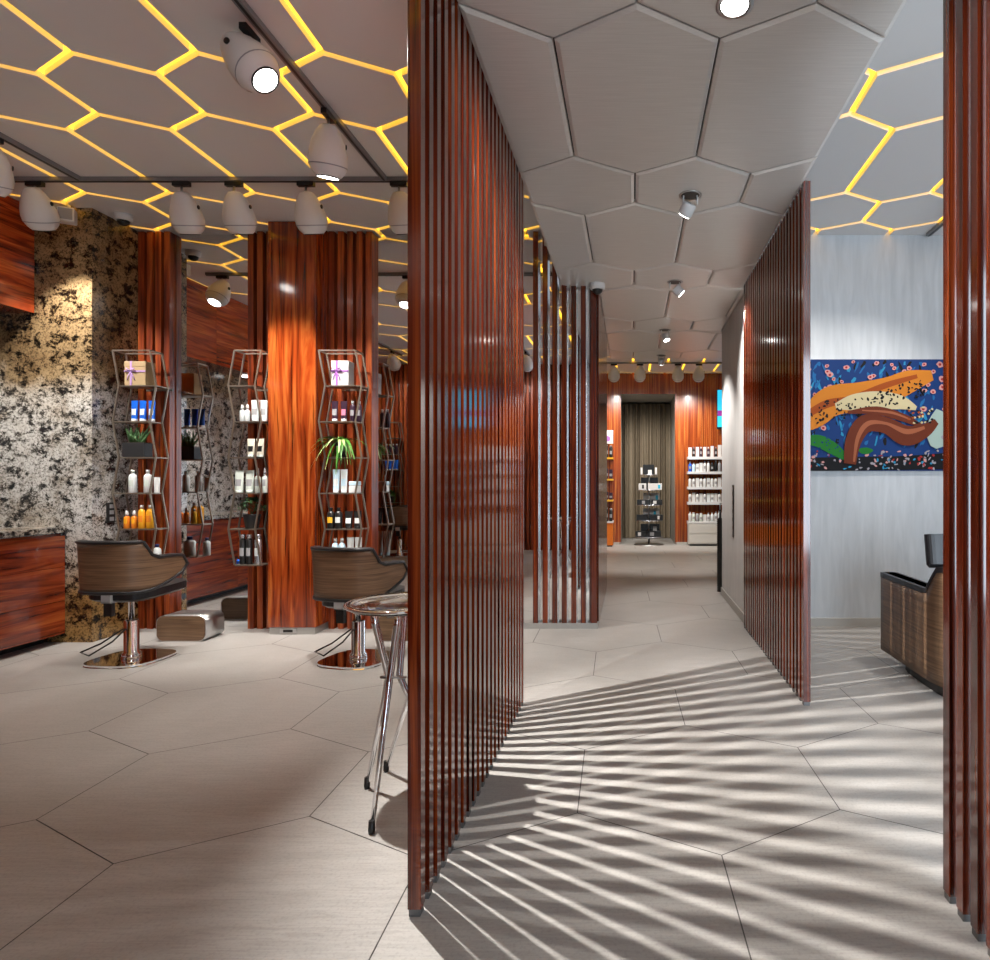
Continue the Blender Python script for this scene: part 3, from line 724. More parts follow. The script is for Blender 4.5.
def make_chair(loc, rz, label, full=True):
    e = empty('styling_chair', loc, rz); tag(e, label, 'chair', 'walnut backed styling chairs')
    shell(CH_PATH, ch_top, ch_bot, 0.0, 0.012, lean=0.15).obj('back_shell', 'walnutH', e)
    shell(CH_PATH, ch_top, ch_bot, 0.013, 0.05, lean=0.15, grow=0.012).obj('upholstery', 'black', e)
    edge_trim(CH_PATH, ch_top, ch_bot, 0.0115, 0.5, 0.15).obj('edge_trim', 'black', e)
    seat = MB()
    outl = superell(0.225, 0.27, 44, 0.55)
    seat.prism(outl, 0, 0.07, Matrix.Translation((0, 0.075, 0.46)) @ Matrix.Rotation(radians(3.0), 4, 'X'), inset=0.03, dz=0.02)
    seat.obj('seat', 'black', e, bevel=0)
    MB().box(-0.035, 0.035, -0.215, -0.19, 0.447, 0.522).box(-0.035, 0.035, -0.215, 0.0, 0.447, 0.456).obj('bracket', 'white', e)
    MB().box(-0.03, 0.03, -0.20, -0.17, 0.355, 0.446).obj('lever_box', 'blackp', e)
    MB().lathe([(0.019, 0.28), (0.019, 0.43), (0.06, 0.445), (0.06, 0.455)], 18).obj('piston', 'chrome', e)
    MB().lathe([(0.066, 0.018), (0.058, 0.05), (0.047, 0.06), (0.047, 0.285), (0.038, 0.295)], 24).obj('column', 'chrome', e)
    MB().prism(superell(0.235, 0.235, 48, 0.62), 0.002, 0.018, inset=-0.004, dz=0.004).obj('base_plate', 'chrome', e)
    MB().tube([(-0.05, 0.0, 0.23), (-0.14, -0.10, 0.14), (-0.20, -0.20, 0.10), (-0.08, -0.26, 0.095), (-0.03, -0.13, 0.16), (0.0, -0.05, 0.235)], 0.006, 8).obj('foot_lever', 'blackp', e)
    return e
c1 = make_chair((-3.645, 4.72, 0), radians(-4), 'walnut backed styling chair in front of the granite corner')
c2 = dup(c1); c2.location = (-1.985, 4.70, 0); c2.rotation_euler.z = radians(-14); c2['label'] = 'walnut backed styling chair in front of the fern tower, beside the glass stool'
for ch in c2.children:
    if ch.name.split('.')[0] not in ('base_plate', 'column', 'foot_lever', 'piston'): ch.location.z -= 0.045
# footrests
def footblock(loc, label):
    e = empty('footrest_block', loc); tag(e, label, 'footrest', 'walnut and steel footrest blocks')
    wd, h, dp, r = 0.40, 0.21, 0.24, 0.06
    pts = []
    for cx_, cz, a0 in ((wd/2-r, r, -90), (wd/2-r, h-r, 0), (-wd/2+r, h-r, 90), (-wd/2+r, r, 180)):
        for k in range(7): a = radians(a0+15*k); pts.append((cx_+r*cos(a), cz+r*sin(a)))
    T = Matrix(((1, 0, 0, 0), (0, 0, 1, 0), (0, 1, 0, 0), (0, 0, 0, 1)))
    MB().prism(offset(pts, 0.007), 0.0, dp, T).obj('core', 'walnutH', e)
    mb = MB(); n = len(pts); inn = offset(pts, 0.006)
    for q in (pts, inn):
        for yy in (0.004, dp+0.004): mb.v += [(x, yy, z) for x, z in q]
    for i in range(n):
        j = (i+1) % n
        mb.face((i, j, n+j, n+i), True); mb.face((2*n+i, 3*n+i, 3*n+j, 2*n+j), True)
        mb.face((i, 2*n+i, 2*n+j, j)); mb.face((n+i, n+j, 3*n+j, 3*n+i))
    mb.obj('steel_band', 'steel', e); return e
f1 = footblock((-3.65, 5.24, 0), 'rounded walnut footrest block with steel band beside the first chair')
f2 = dup(f1); f2.location = (-1.88, 5.24, 0); f2['label'] = 'rounded walnut footrest block behind the glass stool and second chair'

# ------------------------------------------------------------------ glass stool
st = empty('glass_stool', (-0.95, 2.70, 0)); tag(st, 'clear round stool with splayed chrome legs beside the tall slat screen', 'stool')
MB().lathe([(0.0, 0.772), (0.18, 0.772), (0.212, 0.780), (0.221, 0.790), (0.223, 0.800), (0.216, 0.803), (0.205, 0.794), (0.175, 0.786), (0.0, 0.786)], 44).obj('seat', 'glass', st)
rim = [(0.225*cos(2*pi*i/44), 0.225*sin(2*pi*i/44), 0.795) for i in range(44)]
MB().tube(rim, 0.007, 8, closed=True).obj('seat_rim', 'chrome', st)
MB().box(-0.11, 0.11, -0.03, 0.03, 0.752, 0.771).box(-0.03, 0.03, -0.11, 0.11, 0.752, 0.771).obj('seat_bracket', 'steel', st)
for tp, kn, ft in (((-0.08, -0.11), (-0.05, -0.04), (-0.17, 0.04)), ((0.015, -0.11), (-0.03, -0.08), (-0.01, -0.31)),
                   ((-0.02, 0.06), (-0.008, -0.03), (0.20, 0.06)), ((0.10, 0.09), (0.05, 0.0), (-0.15, 0.20))):
    lg = MB().tube([(*tp, 0.765), (tp[0]*0.9+kn[0]*0.1, tp[1]*0.9+kn[1]*0.1, 0.72), (*kn, 0.5), (kn[0]*0.9+ft[0]*0.1, kn[1]*0.9+ft[1]*0.1, 0.44), (ft[0]*0.97+kn[0]*0.03, ft[1]*0.97+kn[1]*0.03, 0.03)], [0.015, 0.015, 0.0145, 0.013, 0.009], 10).obj('leg', 'chrome', st)
    MB().lathe([(0.011, 0), (0.013, 0.012), (0.011, 0.048)], 12, c=(ft[0], ft[1], 0)).obj('rubber_foot', 'blackp', lg)
MB().rod((-0.075, -0.06, 0.5), (0.03, -0.06, 0.5), 0.005).obj('leg_bolt', 'steel', st)

# ------------------------------------------------------------------ ceiling track and egg lamps
def rail(label, runs):
    mb = MB()
    for a, b in runs:
        if abs(a[0]-b[0]) > abs(a[1]-b[1]): mb.box(min(a[0], b[0]), max(a[0], b[0]), a[1]-0.02, a[1]+0.02, ZC-0.028, ZC-0.0005)
        else: mb.box(a[0]-0.02, a[0]+0.02, min(a[1], b[1]), max(a[1], b[1]), ZC-0.028, ZC-0.0005)
    r = mb.obj('light_track', 'rail'); tag(r, label, 'light track')
    mg = MB()
    for a, b in runs:
        if abs(a[0]-b[0]) > abs(a[1]-b[1]): mg.box(min(a[0], b[0]), max(a[0], b[0]), a[1]-0.007, a[1]+0.007, ZC-0.031, ZC-0.028)
        else: mg.box(a[0]-0.007, a[0]+0.007, min(a[1], b[1]), max(a[1], b[1]), ZC-0.031, ZC-0.028)
    mg.obj('track_slot', 'blackp', r); return r
rail('grey light track crossing the honeycomb ceiling over the styling chairs', [((-4.5, 4.7), (-0.75, 4.7)), ((-4.0, 0.3), (-4.0, 4.68)), ((-1.79, 0.3), (-1.79, 4.68))])
rail('grey light track across the ceiling before the curtained doorway', [((-1.5, 12.0), (2.4, 12.0))])
rail('grey light track on the blue-grey ceiling near the picture', [((2.63, 1.2), (2.63, 5.75))])
EGG = MB().lathe([(0.0, -0.300), (0.072, -0.300), (0.078, -0.296), (0.098, -0.272), (0.113, -0.238), (0.117, -0.20), (0.110, -0.15), (0.093, -0.09), (0.072, -0.04), (0.052, -0.010), (0.036, 0.004), (0.0, 0.007)], 28).mesh('shade', 'lampw')
SEAM = MB().lathe([(0.1135, -0.2415), (0.1142, -0.238), (0.1148, -0.2345)], 28, caps=False).mesh('seam', 'greyp')
LENS = MB().lathe([(0.0, -0.304), (0.063, -0.304), (0.063, -0.2995)], 24, caps=False).mesh('lens', 'lens')
LRING = MB().lathe([(0.064, -0.306), (0.072, -0.306), (0.072, -0.2995), (0.064, -0.2995)], 24, caps=False).mesh('lens_ring', 'blackp')
KNOB = MB().lathe([(0.016, 0), (0.016, 0.006), (0.010, 0.008)], 14, T=Matrix.Translation((0.100, 0, -0.105)) @ Matrix.Rotation(radians(90), 4, 'Y')).mesh('knob', 'blackp')
MOUNT = {0: MB().box(-0.06, 0.06, -0.017, 0.017, ZC-0.062, ZC-0.0315).mesh('mount', 'blackp'), 1: MB().box(-0.017, 0.017, -0.06, 0.06, ZC-0.062, ZC-0.0315).mesh('mount', 'blackp')}
def egg(x, y, d, energy, label, ax=0, size=75, group='white egg shaped track spotlights', drop=None, blend=0.6, rad=0.05, off=(0, 0, 0)):
    e = empty('track_spotlight', (x, y, 0)); tag(e, label, 'spotlight', group)
    link('mount', MOUNT[ax], e)
    drop = drop or (0.075 if Vector(d).normalized().z < -0.9 else 0.12)
    z = ZC-drop-0.02; MB().rod((0, 0, ZC-0.06), (0, 0, z-0.06), 0.008).obj('stem', 'steel', e)
    sh = link('shade', EGG, e); q = aim_matrix(d); dv = Vector(d).normalized()
    sh.rotation_mode = 'QUATERNION'; sh.rotation_quaternion = q
    hang = 0.07 if dv.z > -0.90 else 0.0              # tilted heads pivot nearer their middle
    sh.location = Vector((0, 0, z-0.01))-dv*hang
    sh.scale = (0.94,)*3
    sh.location += Vector(off)
    for n, me in (('lens', LENS), ('lens_ring', LRING), ('seam', SEAM), ('knob', KNOB)): link(n, me, sh)
    if energy:
        p = Vector((x, y, z-0.01))-dv*hang+dv*0.297+Vector(off)
        spot('lamp_light', p, p+dv, energy, size, blend, rad, parent=e)
    return e
egg(-1.84, 3.12, (0.66, -0.10, -0.74), K_KEY, 'glowing tilted egg spotlight on the track, aimed at the slat screen', 1, 74, drop=0.115, rad=0.022, blend=0.7, off=(-0.055, 0, 0.02))
egg(-1.79, 2.12, (0.66, 0.26, -0.70), K_KEY*0.45, 'egg spotlight on the track just nearer than the glowing one', 1, 66, drop=0.115, rad=0.022, blend=0.8)
egg(-1.79, 3.82, (-0.12, 0.24, -1), K_TRACK*2.0, 'upright egg spotlight on the track nearest the slat screen', 1, 80)
egg(-4.01, 4.06, (-0.28, 0.25, -1), K_TRACK*1.3, 'egg spotlight cut by the picture edge above the granite wall', 1, 85)
egg(-4.33, 4.70, (-0.10, 0.45, -0.89), K_TRACK*1.2, 'leftmost full egg spotlight, before the granite wall', 0, 80)
for px, lab, dx in ((181.5, 'egg spotlight above the first styling chair, left of its twin', -0.03), (234, 'egg spotlight above the mirror, just left of the pillar', 0.0),
                (306, 'egg spotlight directly above the right side of the wood pillar', 0.02), (399, 'egg spotlight half hidden by the tall slat screen', 0.05)):
    egg(X(px, 4.7), 4.70, (dx, 0.40, -1), K_TRACK*1.15, lab, 0, 75)
for px, lab in ((614, 'egg spotlight left of the curtained doorway'), (640, 'egg spotlight above the curtained doorway, left of centre'), (678, 'egg spotlight above the right edge of the curtained doorway'), (699, 'egg spotlight above the far white product shelves')):
    egg(X(px, 12.0), 12.0, (0.03 if px == 678 else -0.02, 0.62, -0.85), K_FAR, lab, 0, 100, 'egg spotlights before the far wall')
egg(-1.79, 0.62, (0.02, -0.75, -0.65), K_TRACK*0.6, 'added egg spotlight at the near end of the right track, lighting the mirrored slat wall', 1, 95)  # lamp added out of view so the slat wall shows lit in the mirrors
egg(-4.01, 0.70, (-0.05, -0.75, -0.65), K_TRACK*0.5, 'added egg spotlight at the near end of the left track, lighting the mirrored slat wall', 1, 95)  # second added lamp, brightening the left part of that reflected slat wall
egg(2.63, 4.4, (-0.35, 0.45, -0.9), K_TRACK*0.9, 'added egg spotlight, unseen behind the near slats, lighting the picture wall', 1, 95)  # unseen lamp added to the track to wash the picture wall with light
# recessed corridor lamps
def recessed(x, y, d, energy, label, tilt=True, size=80):
    e = empty('recessed_spotlight', (x, y, ZD)); tag(e, label, 'spotlight', 'recessed corridor spotlights'); dv = Vector(d).normalized()
    MB().lathe([(0.056, -0.004), (0.068, -0.004), (0.068, 0.0), (0.056, 0.0)], 28, caps=False).obj('trim_ring', 'steel', e)
    MB().lathe([(0.055, -0.002), (0.055, 0.0)], 28).obj('recess', 'blackp', e)
    if tilt:
        q = aim_matrix(dv).to_matrix().to_4x4(); T = Matrix.Translation((0, 0, -0.05)) @ q
        h = MB().lathe([(0.0, -0.075), (0.04, -0.075), (0.043, -0.07), (0.043, -0.01), (0.038, 0.0), (0.0, 0.0)], 22, T=T).obj('head', 'lampw', e)
        MB().lathe([(0.0, -0.079), (0.034, -0.079), (0.034, -0.0755)], 20, T=T).obj('lens', 'lens', h)
        MB().tube([(-0.04, 0, -0.003), (-0.045, 0, -0.06)], 0.005).tube([(0.04, 0, -0.003), (0.045, 0, -0.06)], 0.005).obj('yoke', 'lampw', e)
        p = Vector((x, y, ZD-0.05))+dv*0.10
    else:
        MB().lathe([(0.0, -0.010), (0.046, -0.010), (0.05, -0.0025)], 24).obj('lens', 'lens', e); p = Vector((x, y, ZD-0.03))
    spot('lamp_light', p, p+dv, energy, size, 0.7, 0.03, parent=e)
recessed(0.37, 2.336, (0, 0, -1), K_CORR*0.2, 'bright round downlight at the top of the corridor ceiling', False, 110)
recessed(0.35, 3.89, (-0.45, 0.5, -0.75), K_CORR, 'nearest tilted recessed spotlight in the corridor ceiling')
recessed(0.37, 5.59, (0.75, 0.10, -0.65), K_CORR*1.4, 'second tilted recessed spotlight, right of the dome camera')
recessed(0.375, 7.36, (0.25, -0.25, -0.9), K_CORR*1.6, 'third recessed spotlight, lit, in the corridor ceiling')
recessed(0.40, 8.85, (0.05, 0.55, -0.85), K_CORR*1.8, 'farthest recessed spotlight, lit, above the curtain')
recessed(0.05, 0.75, (0.72, 0.80, -0.75), K_CORR*0.7, 'added recessed spotlight above the viewer, put in to brighten the near slats', True, 62)  # unseen lamp added to brighten the left faces of the near slats
# dome cameras and speakers
def dome(x, y, z, label):
    e = empty('dome_camera', (x, y, z)); tag(e, label, 'security camera', 'white dome security cameras')
    MB().lathe([(0.05, -0.055), (0.062, -0.05), (0.066, -0.01), (0.062, 0.0)], 24).obj('housing', 'lampw', e)
    MB().lathe([(0.0, -0.095), (0.022, -0.09), (0.04, -0.075), (0.047, -0.053)], 22).obj('dome', 'blackp', e)
dome(X(597.5, 5.63), 5.63, ZD, 'white dome camera under the corridor ceiling')
dome(X(123.5, 5.35), 5.35, ZC, 'white dome camera at the top of the granite corner')
def speaker(x, y, label, rz):
    e = empty('wall_speaker', (x, y, ZC), rz); tag(e, label, 'speaker', 'small white cube speakers')
    MB().rod((0, 0, 0), (0, 0, -0.05), 0.008).obj('bracket', 'steel', e)
    b = MB().box(-0.055, 0.055, -0.05, 0.05, -0.16, -0.05).obj('case', 'lampw', e, bevel=0.008, seg=2)
    MB().box(-0.044, 0.044, -0.053, -0.0495, -0.148, -0.062).obj('grille', 'greyp', b)
speaker(X(67, 5.12), 5.12, 'small white cube speaker above the granite wall', 0.5)
speaker(X(557, 5.6)-0.05, 5.6, 'small white cube speaker between the two slat screens', 0.3)

# ------------------------------------------------------------------ right room: picture and armchair
PX0, PX1, PZ0, PZ1, PY = 1.42, 3.02, 1.39, 2.383, 5.768
pic = MB().box(PX0, PX1, PY+0.002, 5.797, PZ0, PZ1).obj('wall_picture', plain('picture_edge', (0.7, 0.7, 0.7), 0.5)); tag(pic, 'colourful abstract picture with pink blossoms on the blue-grey wall', 'picture')
def pm(nm, c): return plain('paint_'+nm, tuple(v*0.72 for v in c), 0.6, spec=0.15)
PC = [pm('blue', (0.012, 0.05, 0.20)), pm('midblue', (0.02, 0.16, 0.42)), pm('pink', (0.75, 0.36, 0.34)), pm('red', (0.42, 0.03, 0.03)), pm('orange', (0.72, 0.24, 0.025)),
      pm('cream', (0.74, 0.62, 0.36)), pm('black', (0.01, 0.01, 0.012)), pm('brown', (0.17, 0.035, 0.014)), pm('tan', (0.42, 0.13, 0.06)), pm('green', (0.02, 0.20, 0.03)), pm('pale', (0.45, 0.58, 0.52)), pm('ash', (0.42, 0.38, 0.42)), pm('sky', (0.03, 0.30, 0.55)), pm('rust', (0.40, 0.08, 0.012))]
pr = random.Random(5); art = MB(); LAY = [0]
def pp(px, py): return X(px, 5.8), Z(py, 5.8)
def flat(pts, k):
    LAY[0] += 1; y = PY-0.00002*LAY[0]; art.mat(k)
    q = clip([(x, z) for x, z in pts], PX0, PX1, PZ0, PZ1) if sum(pts[i-1][0]*pts[i][1]-pts[i][0]*pts[i-1][1] for i in range(len(pts))) > 0 else clip(pts[::-1], PX0, PX1, PZ0, PZ1)
    if not q:
        q = [p for p in pts if PX0 <= p[0] <= PX1 and PZ0 <= p[1] <= PZ1]
        if len(q) != len(pts): return
    n = len(art.v); art.v += [(x, y, z) for x, z in q]; art.face([n+i for i in range(len(q))])
def blob(px, py, rx, ry, k, rot=0, wob=0.12, n=14):
    cx, cz = pp(px, py); s = 5.8/F; pts = []
    for i in range(n):
        a = 2*pi*i/n; r = 1+pr.uniform(-wob, wob); u, v = rx*s*cos(a)*r, ry*s*sin(a)*r
        pts.append((cx+u*cos(rot)-v*sin(rot), cz+u*sin(rot)+v*cos(rot)))
    flat(pts, k)
def band(pts, k):
    """polyline of (px, py, halfwidth px) drawn as a ribbon of quads"""
    P = [(Vector(pp(x, y)), h*5.8/F) for x, y, h in pts]; L_, R_ = [], []
    for i, (p, h) in enumerate(P):
        t = (P[min(i+1, len(P)-1)][0]-P[max(i-1, 0)][0]).normalized(); n_ = Vector((-t.y, t.x)); L_.append(tuple(p+n_*h)); R_.append(tuple(p-n_*h))
    for i in range(len(P)-1): flat([L_[i], R_[i], R_[i+1], L_[i+1]], k)
def sweep(pts, k, n=9):
    """smooth brush stroke through the given points"""
    P = [Vector(p) for p in [pts[0]]+pts+[pts[-1]]]; out = []
    for i in range(1, len(P)-2):
        for j in range(n):
            t = j/n; a, b_, c, d_ = P[i-1], P[i], P[i+1], P[i+2]
            out.append(tuple(0.5*((2*b_)+(c-a)*t+(2*a-5*b_+4*c-d_)*t*t+(3*b_-a-3*c+d_)*t**3)))
    out.append(pts[-1]); band(out, k)
flat([(PX0, PZ0), (PX1, PZ0), (PX1, PZ1), (PX0, PZ1)], 0)
for k in range(260): blob(pr.uniform(792, 968), pr.uniform(360, 445), pr.uniform(2, 6), pr.uniform(0.8, 1.9), pr.choice([1, 1, 12, 6]), pr.uniform(0.9, 2.2), 0.3, 8)
sweep([(794, 466, 8), (850, 464, 7), (905, 463, 7), (968, 460, 9)], 6)
for k in range(150): blob(pr.uniform(792, 968), pr.uniform(451, 471), pr.uniform(0.8, 2.4), pr.uniform(0.6, 1.5), pr.choice([11, 11, 3, 2, 12]), pr.uniform(0, 3), 0.35, 7)
sweep([(800, 442, 3), (816, 441, 6), (832, 449, 6), (848, 461, 2)], 9)
for k in range(30): blob(pr.uniform(806, 840), pr.uniform(438, 456), 0.9, 0.7, 0, 0, 0.3, 6)
blob(864, 451, 7, 3.5, 9)
for k in range(60):
    x, y = pr.uniform(794, 966), pr.uniform(362, 390) if k < 40 else pr.uniform(390, 434); r = pr.uniform(1.8, 3.6)
    blob(x, y, r, r*0.85, 2, 0, 0.2, 10); blob(x, y, r*0.45, r*0.4, 3, 0, 0.1, 8)
sweep([(790, 428, 8), (812, 416, 13), (830, 402, 15), (858, 397, 14), (886, 391, 13), (908, 382, 11), (930, 376, 5)], 4)
sweep([(800, 419, 3), (824, 405, 4), (850, 399, 3), (884, 386, 3), (915, 377, 2)], 13)
sweep([(834, 407, 3), (852, 403, 8), (876, 401, 9), (898, 403, 7), (914, 409, 2)], 5)
for k in range(130):
    x = pr.uniform(798, 924); y = 420-(x-798)*0.34+pr.uniform(-9, 10)+(8 if x > 840 else 0)
    blob(x, y, pr.uniform(0.8, 1.9), pr.uniform(0.6, 1.3), 6, pr.uniform(0, 3), 0.35, 7)
blob(937, 430, 13, 19, 10); blob(960, 426, 12, 16, 10)
for k in range(14): blob(pr.uniform(926, 966), pr.uniform(416, 446), pr.uniform(1, 3), pr.uniform(1, 3), 11, 0, 0.3, 8)
sweep([(848, 464, 6), (852, 440, 8), (864, 424, 9), (884, 426, 8), (904, 436, 10), (922, 431, 7), (934, 422, 3)], 7)
sweep([(852, 462, 1), (856, 438, 2), (866, 424, 2.4), (884, 424, 1.4), (904, 432, 2.6), (922, 428, 1.5)], 8)
sweep([(846, 413, 1.5), (874, 411, 4), (900, 418, 4), (918, 426, 2)], 7); sweep([(860, 411, 0.6), (888, 413, 1.2), (908, 420, 0.6)], 8)
for k in range(34): blob(pr.uniform(905, 930), pr.uniform(408, 424), 1.4, 1.1, pr.choice([5, 6, 13]), 0, 0.3, 7)
art.obj('painted_surface', PC, pic, recalc=False)
# armchair
AP, AL = shell_path(0.42, 0.34, 0.72, cy=0.0)
ar = empty('wash_armchair', (2.235, 4.01, 0)); tag(ar, 'walnut and black leather armchair standing under the picture', 'armchair')
atop = lambda s: 0.755-0.155*sstep(AL*0.36, AL*0.475, s)
abot = lambda s: 0.075
shell(AP, atop, abot, 0.0, 0.02).obj('wood_shell', 'walnutH', ar)
shell(AP, lambda s: atop(s)+0.035, lambda s: 0.2, 0.021, 0.12).obj('upholstery', 'black', ar)
shell(AP, lambda s: atop(s)+0.035, lambda s: atop(s)+0.001, -0.002, 0.1).obj('armrest_pad', 'black', ar)
MB().prism(superell(0.37, 0.47, 40, 0.5), 0.0, 0.09, Matrix.Translation((0, 0.14, 0))).obj('plinth', 'blackp', ar)
MB().prism(superell(0.30, 0.42, 40, 0.4), 0.09, 0.44, Matrix.Translation((0, 0.22, 0)), inset=0.0).obj('seat', 'black', ar)
hr = MB(); 
hr.prism(superell(0.36, 0.055, 40, 0.6), 0, 0.21, Matrix.Translation((-0.02, 0.06, 0.755)) @ Matrix.Rotation(radians(-10), 4, 'X'), inset=0.015, dz=0.02)
hr.obj('headrest', 'black', ar)
MB().rod((0.06, -0.1, 0.68), (0.06, 0.05, 0.80), 0.012).rod((-0.1, -0.1, 0.68), (-0.1, 0.05, 0.80), 0.012).obj('headrest_post', 'chrome', ar)

# ------------------------------------------------------------------ white corridor wall fittings
sw = empty('switch_strip', (1.03, 6.58, 0.73)); tag(sw, 'vertical black strip of sockets on the white corridor wall', 'socket strip')
MB().box(-0.008, -0.0005, -0.045, 0.045, 0, 0.53).obj('plate', 'blackp', sw)
for k in range(6): MB().lathe([(0.024, 0), (0.024, 0.004), (0.014, 0.004), (0.014, 0.001)], 18, T=Matrix.Translation((-0.008, 0, 0.05+k*0.086)) @ Matrix.Rotation(radians(-90), 4, 'Y')).obj('socket', 'greyp', sw)
br = empty('hanging_brush', (1.015, 7.47, 0.02)); tag(br, 'long black ribbed brush hanging at the end of the white wall', 'brush')
prof = [(0.0, 0.0)]
for k in range(40): prof += [(0.030, 0.004+k*0.021), (0.040, 0.012+k*0.021)]
prof += [(0.012, 0.86), (0.012, 0.95), (0.0, 0.955)]
MB().lathe(prof, 14).obj('bristles', 'blackp', br)
MB().rod((0, 0, 0.95), (0.0, 0.0, 1.02), 0.008).rod((0, 0, 1.02), (0.06, -0.045, 1.03), 0.008).obj('hook', 'steel', br)

# ------------------------------------------------------------------ far display: curtain, stand, shelves, screen
cu = MB()
def cf(u, v):
    x = DL+0.01+(DRr-DL-0.02)*u; ph = u*2*pi*10+0.9*sin(u*17); a = 0.075*(0.65+0.35*sin(u*23+1))
    return (x+0.012*sin(v*3+u*30)*(1-v), 14.62+a*sin(ph)+0.02*sin(u*9), 0.02+v*3.02)
cu.grid(cf, 240, 10); cu.obj('doorway_curtain', 'curtain', recalc=False); tag(bpy.data.objects['doorway_curtain'], 'olive brown curtain hanging in the far doorway', 'curtain')
SX, SY = X(649, 13.2), 13.2
ds = empty('display_stand', (SX, SY, 0)); tag(ds, 'round tiered display stand with black and white boxes before the curtain', 'display stand')
MB().lathe([(0.30, 0), (0.30, 0.012), (0.03, 0.022)], 32).obj('base_disc', 'steel', ds)
MB().lathe([(0.018, 0.02), (0.018, Z(474.6, SY)-0.012)], 14).obj('pole', 'steel', ds)
tiers = [(536.3, 0.29), (520.0, 0.28), (504.6, 0.28), (489.8, 0.25), (474.6, 0.18)]
for y, r in tiers: MB().lathe([(r-0.01, -0.012), (r, -0.008), (r, 0.0)], 32, c=(0, 0, Z(y, SY))).obj('tray', 'silver', ds)
def carton(x0, x1, y0, y1, body, label, dpt=0.10, yoff=0.0, lab=None, tz=None):
    D = SY-0.12+yoff; z0 = tz if tz is not None else Z(y1, D); 
    o = MB().box(X(x0, D), X(x1, D), D, D+dpt, 0, Z(y0, D)-Z(y1, D)).obj('product_box', body, None, (0, 0, z0), bevel=0.002); tag(o, label, 'box', 'boxes on the round display stand')
    if lab:
        lx0, lx1 = lab[1], lab[2]; h = Z(y0, D)-Z(y1, D)
        MB().box(X(lx0, D), X(lx1, D), D-0.002, D, h*0.2, h*0.8).obj('print', lab[0], o)
t5, t4, t3, t2, t1 = [Z(y, SY)+0.0005 for y, _ in reversed(tiers)]
carton(640.5, 642.5, 467.5, 474.5, 'card', 'narrow white box on the stand top tier, left', 0.08, tz=t5)
carton(643.0, 654.0, 464.5, 474.5, 'blackp', 'tall black box on the top tier of the display stand', 0.10, 0.05, tz=t5)
carton(648.0, 651.8, 470.0, 474.5, 'card', 'small white box in front of the tall black box, top tier', 0.03, -0.02, tz=t5)
carton(655.0, 657.0, 467.5, 474.5, 'card', 'narrow white box on the stand top tier, right', 0.08, tz=t5)
carton(638.6, 646.3, 483.4, 489.8, 'card', 'white box at the left of the second tier', 0.10, -0.03, ('blackp', 642, 644), tz=t4)
carton(648.0, 662.0, 483.4, 489.8, 'card', 'wide white box with teal print on the second tier', 0.10, -0.03, ('cyan', 658, 660.3), tz=t4)
carton(641.0, 658.0, 477.5, 489.8, 'blackp', 'long black box standing behind the white second tier boxes', 0.08, 0.145, tz=t4)
carton(643.0, 659.5, 493.0, 504.6, 'card', 'white box with teal print standing on the third tier', 0.08, 0.145, ('cyan', 655.5, 658), tz=t3)
carton(637.0, 650.5, 499.4, 504.6, 'blackp', 'flat black box on the third tier, left', 0.11, -0.05, ('greyp', 642, 645), tz=t3)
carton(651.2, 662.4, 499.4, 504.6, 'blackp', 'flat black box with white square on the third tier', 0.11, -0.05, ('card', 653.2, 656.5), tz=t3)
carton(643.0, 659.5, 508.5, 520.0, 'card', 'white box with teal print standing on the fourth tier', 0.08, 0.145, ('cyan', 653.5, 656), tz=t2)
carton(636.5, 648.0, 514.2, 520.0, 'blackp', 'flat black box on the fourth tier, left', 0.11, -0.05, tz=t2)
carton(648.8, 663.0, 514.2, 520.0, 'blackp', 'flat black box with white mark on the fourth tier', 0.11, -0.05, ('card', 657.5, 659.5), tz=t2)
carton(640.6, 659.6, 524.0, 536.3, 'blackp', 'tall black box on the lowest tier of the stand', 0.08, 0.145, ('card', 653, 656.5), tz=t1)
carton(635.5, 646.5, 530.4, 536.3, 'blackp', 'low black box with pale corner on the lowest tier', 0.11, -0.06, ('card', 638, 641), tz=t1)
carton(647.2, 661.0, 530.4, 536.3, 'blackp', 'low black box with grey print on the lowest tier', 0.11, -0.06, ('greyp', 650, 654), tz=t1)
# right white product shelves
RX0, RX1, RD = X(688.5, 12.96), 2.6, 12.96
rs = empty('product_shelf', (RX0, RD, 0)); tag(rs, 'white wall shelves full of hair products right of the doorway', 'shelf unit')
Lr = (-RX0, -RD, 0)
MB().box(RX0, RX1, RD, 13.22, 0.04, Z(523.5, RD)).obj('drawer_unit', 'cabgrey', rs, Lr)
MB().box(RX0+0.03, RX1, RD+0.02, 13.2, 0.0, 0.04).obj('toe_kick', 'blackp', rs, Lr)
MB().box(RX0+0.03, RX1-0.02, RD-0.015, RD, 0.06, 0.24).obj('drawer_front', 'cabgrey', rs, Lr); MB().box(RX0+0.03, RX1-0.02, RD-0.015, RD, 0.25, 0.42).obj('drawer_front', 'cabgrey', rs, Lr)
shy = [457.7, 472.5, 487.8, 503.2, 522.6]
for y in shy:
    MB().box(RX0-0.01, RX1, RD+0.0, 13.24, Z(y+0.6, RD)-0.018, Z(y-1.0, RD)).obj('shelf', 'shelfw', rs, Lr)
def ordn(n): return ['first', 'second', 'third', 'fourth', 'fifth', 'sixth', 'seventh', 'eighth', 'ninth', 'tenth', 'eleventh', 'twelfth', 'thirteenth', 'fourteenth'][n]
rowname = ['top', 'second', 'third', 'fourth', 'lowest']
colr = {'white': 'white', 'pale': 'pale', 'plum': 'dark', 'blackp': 'black', 'paleblue': 'pale blue', 'blue': 'blue', 'sage': 'grey green', 'greyp': 'grey', 'card': 'white'}
m12 = RD/F
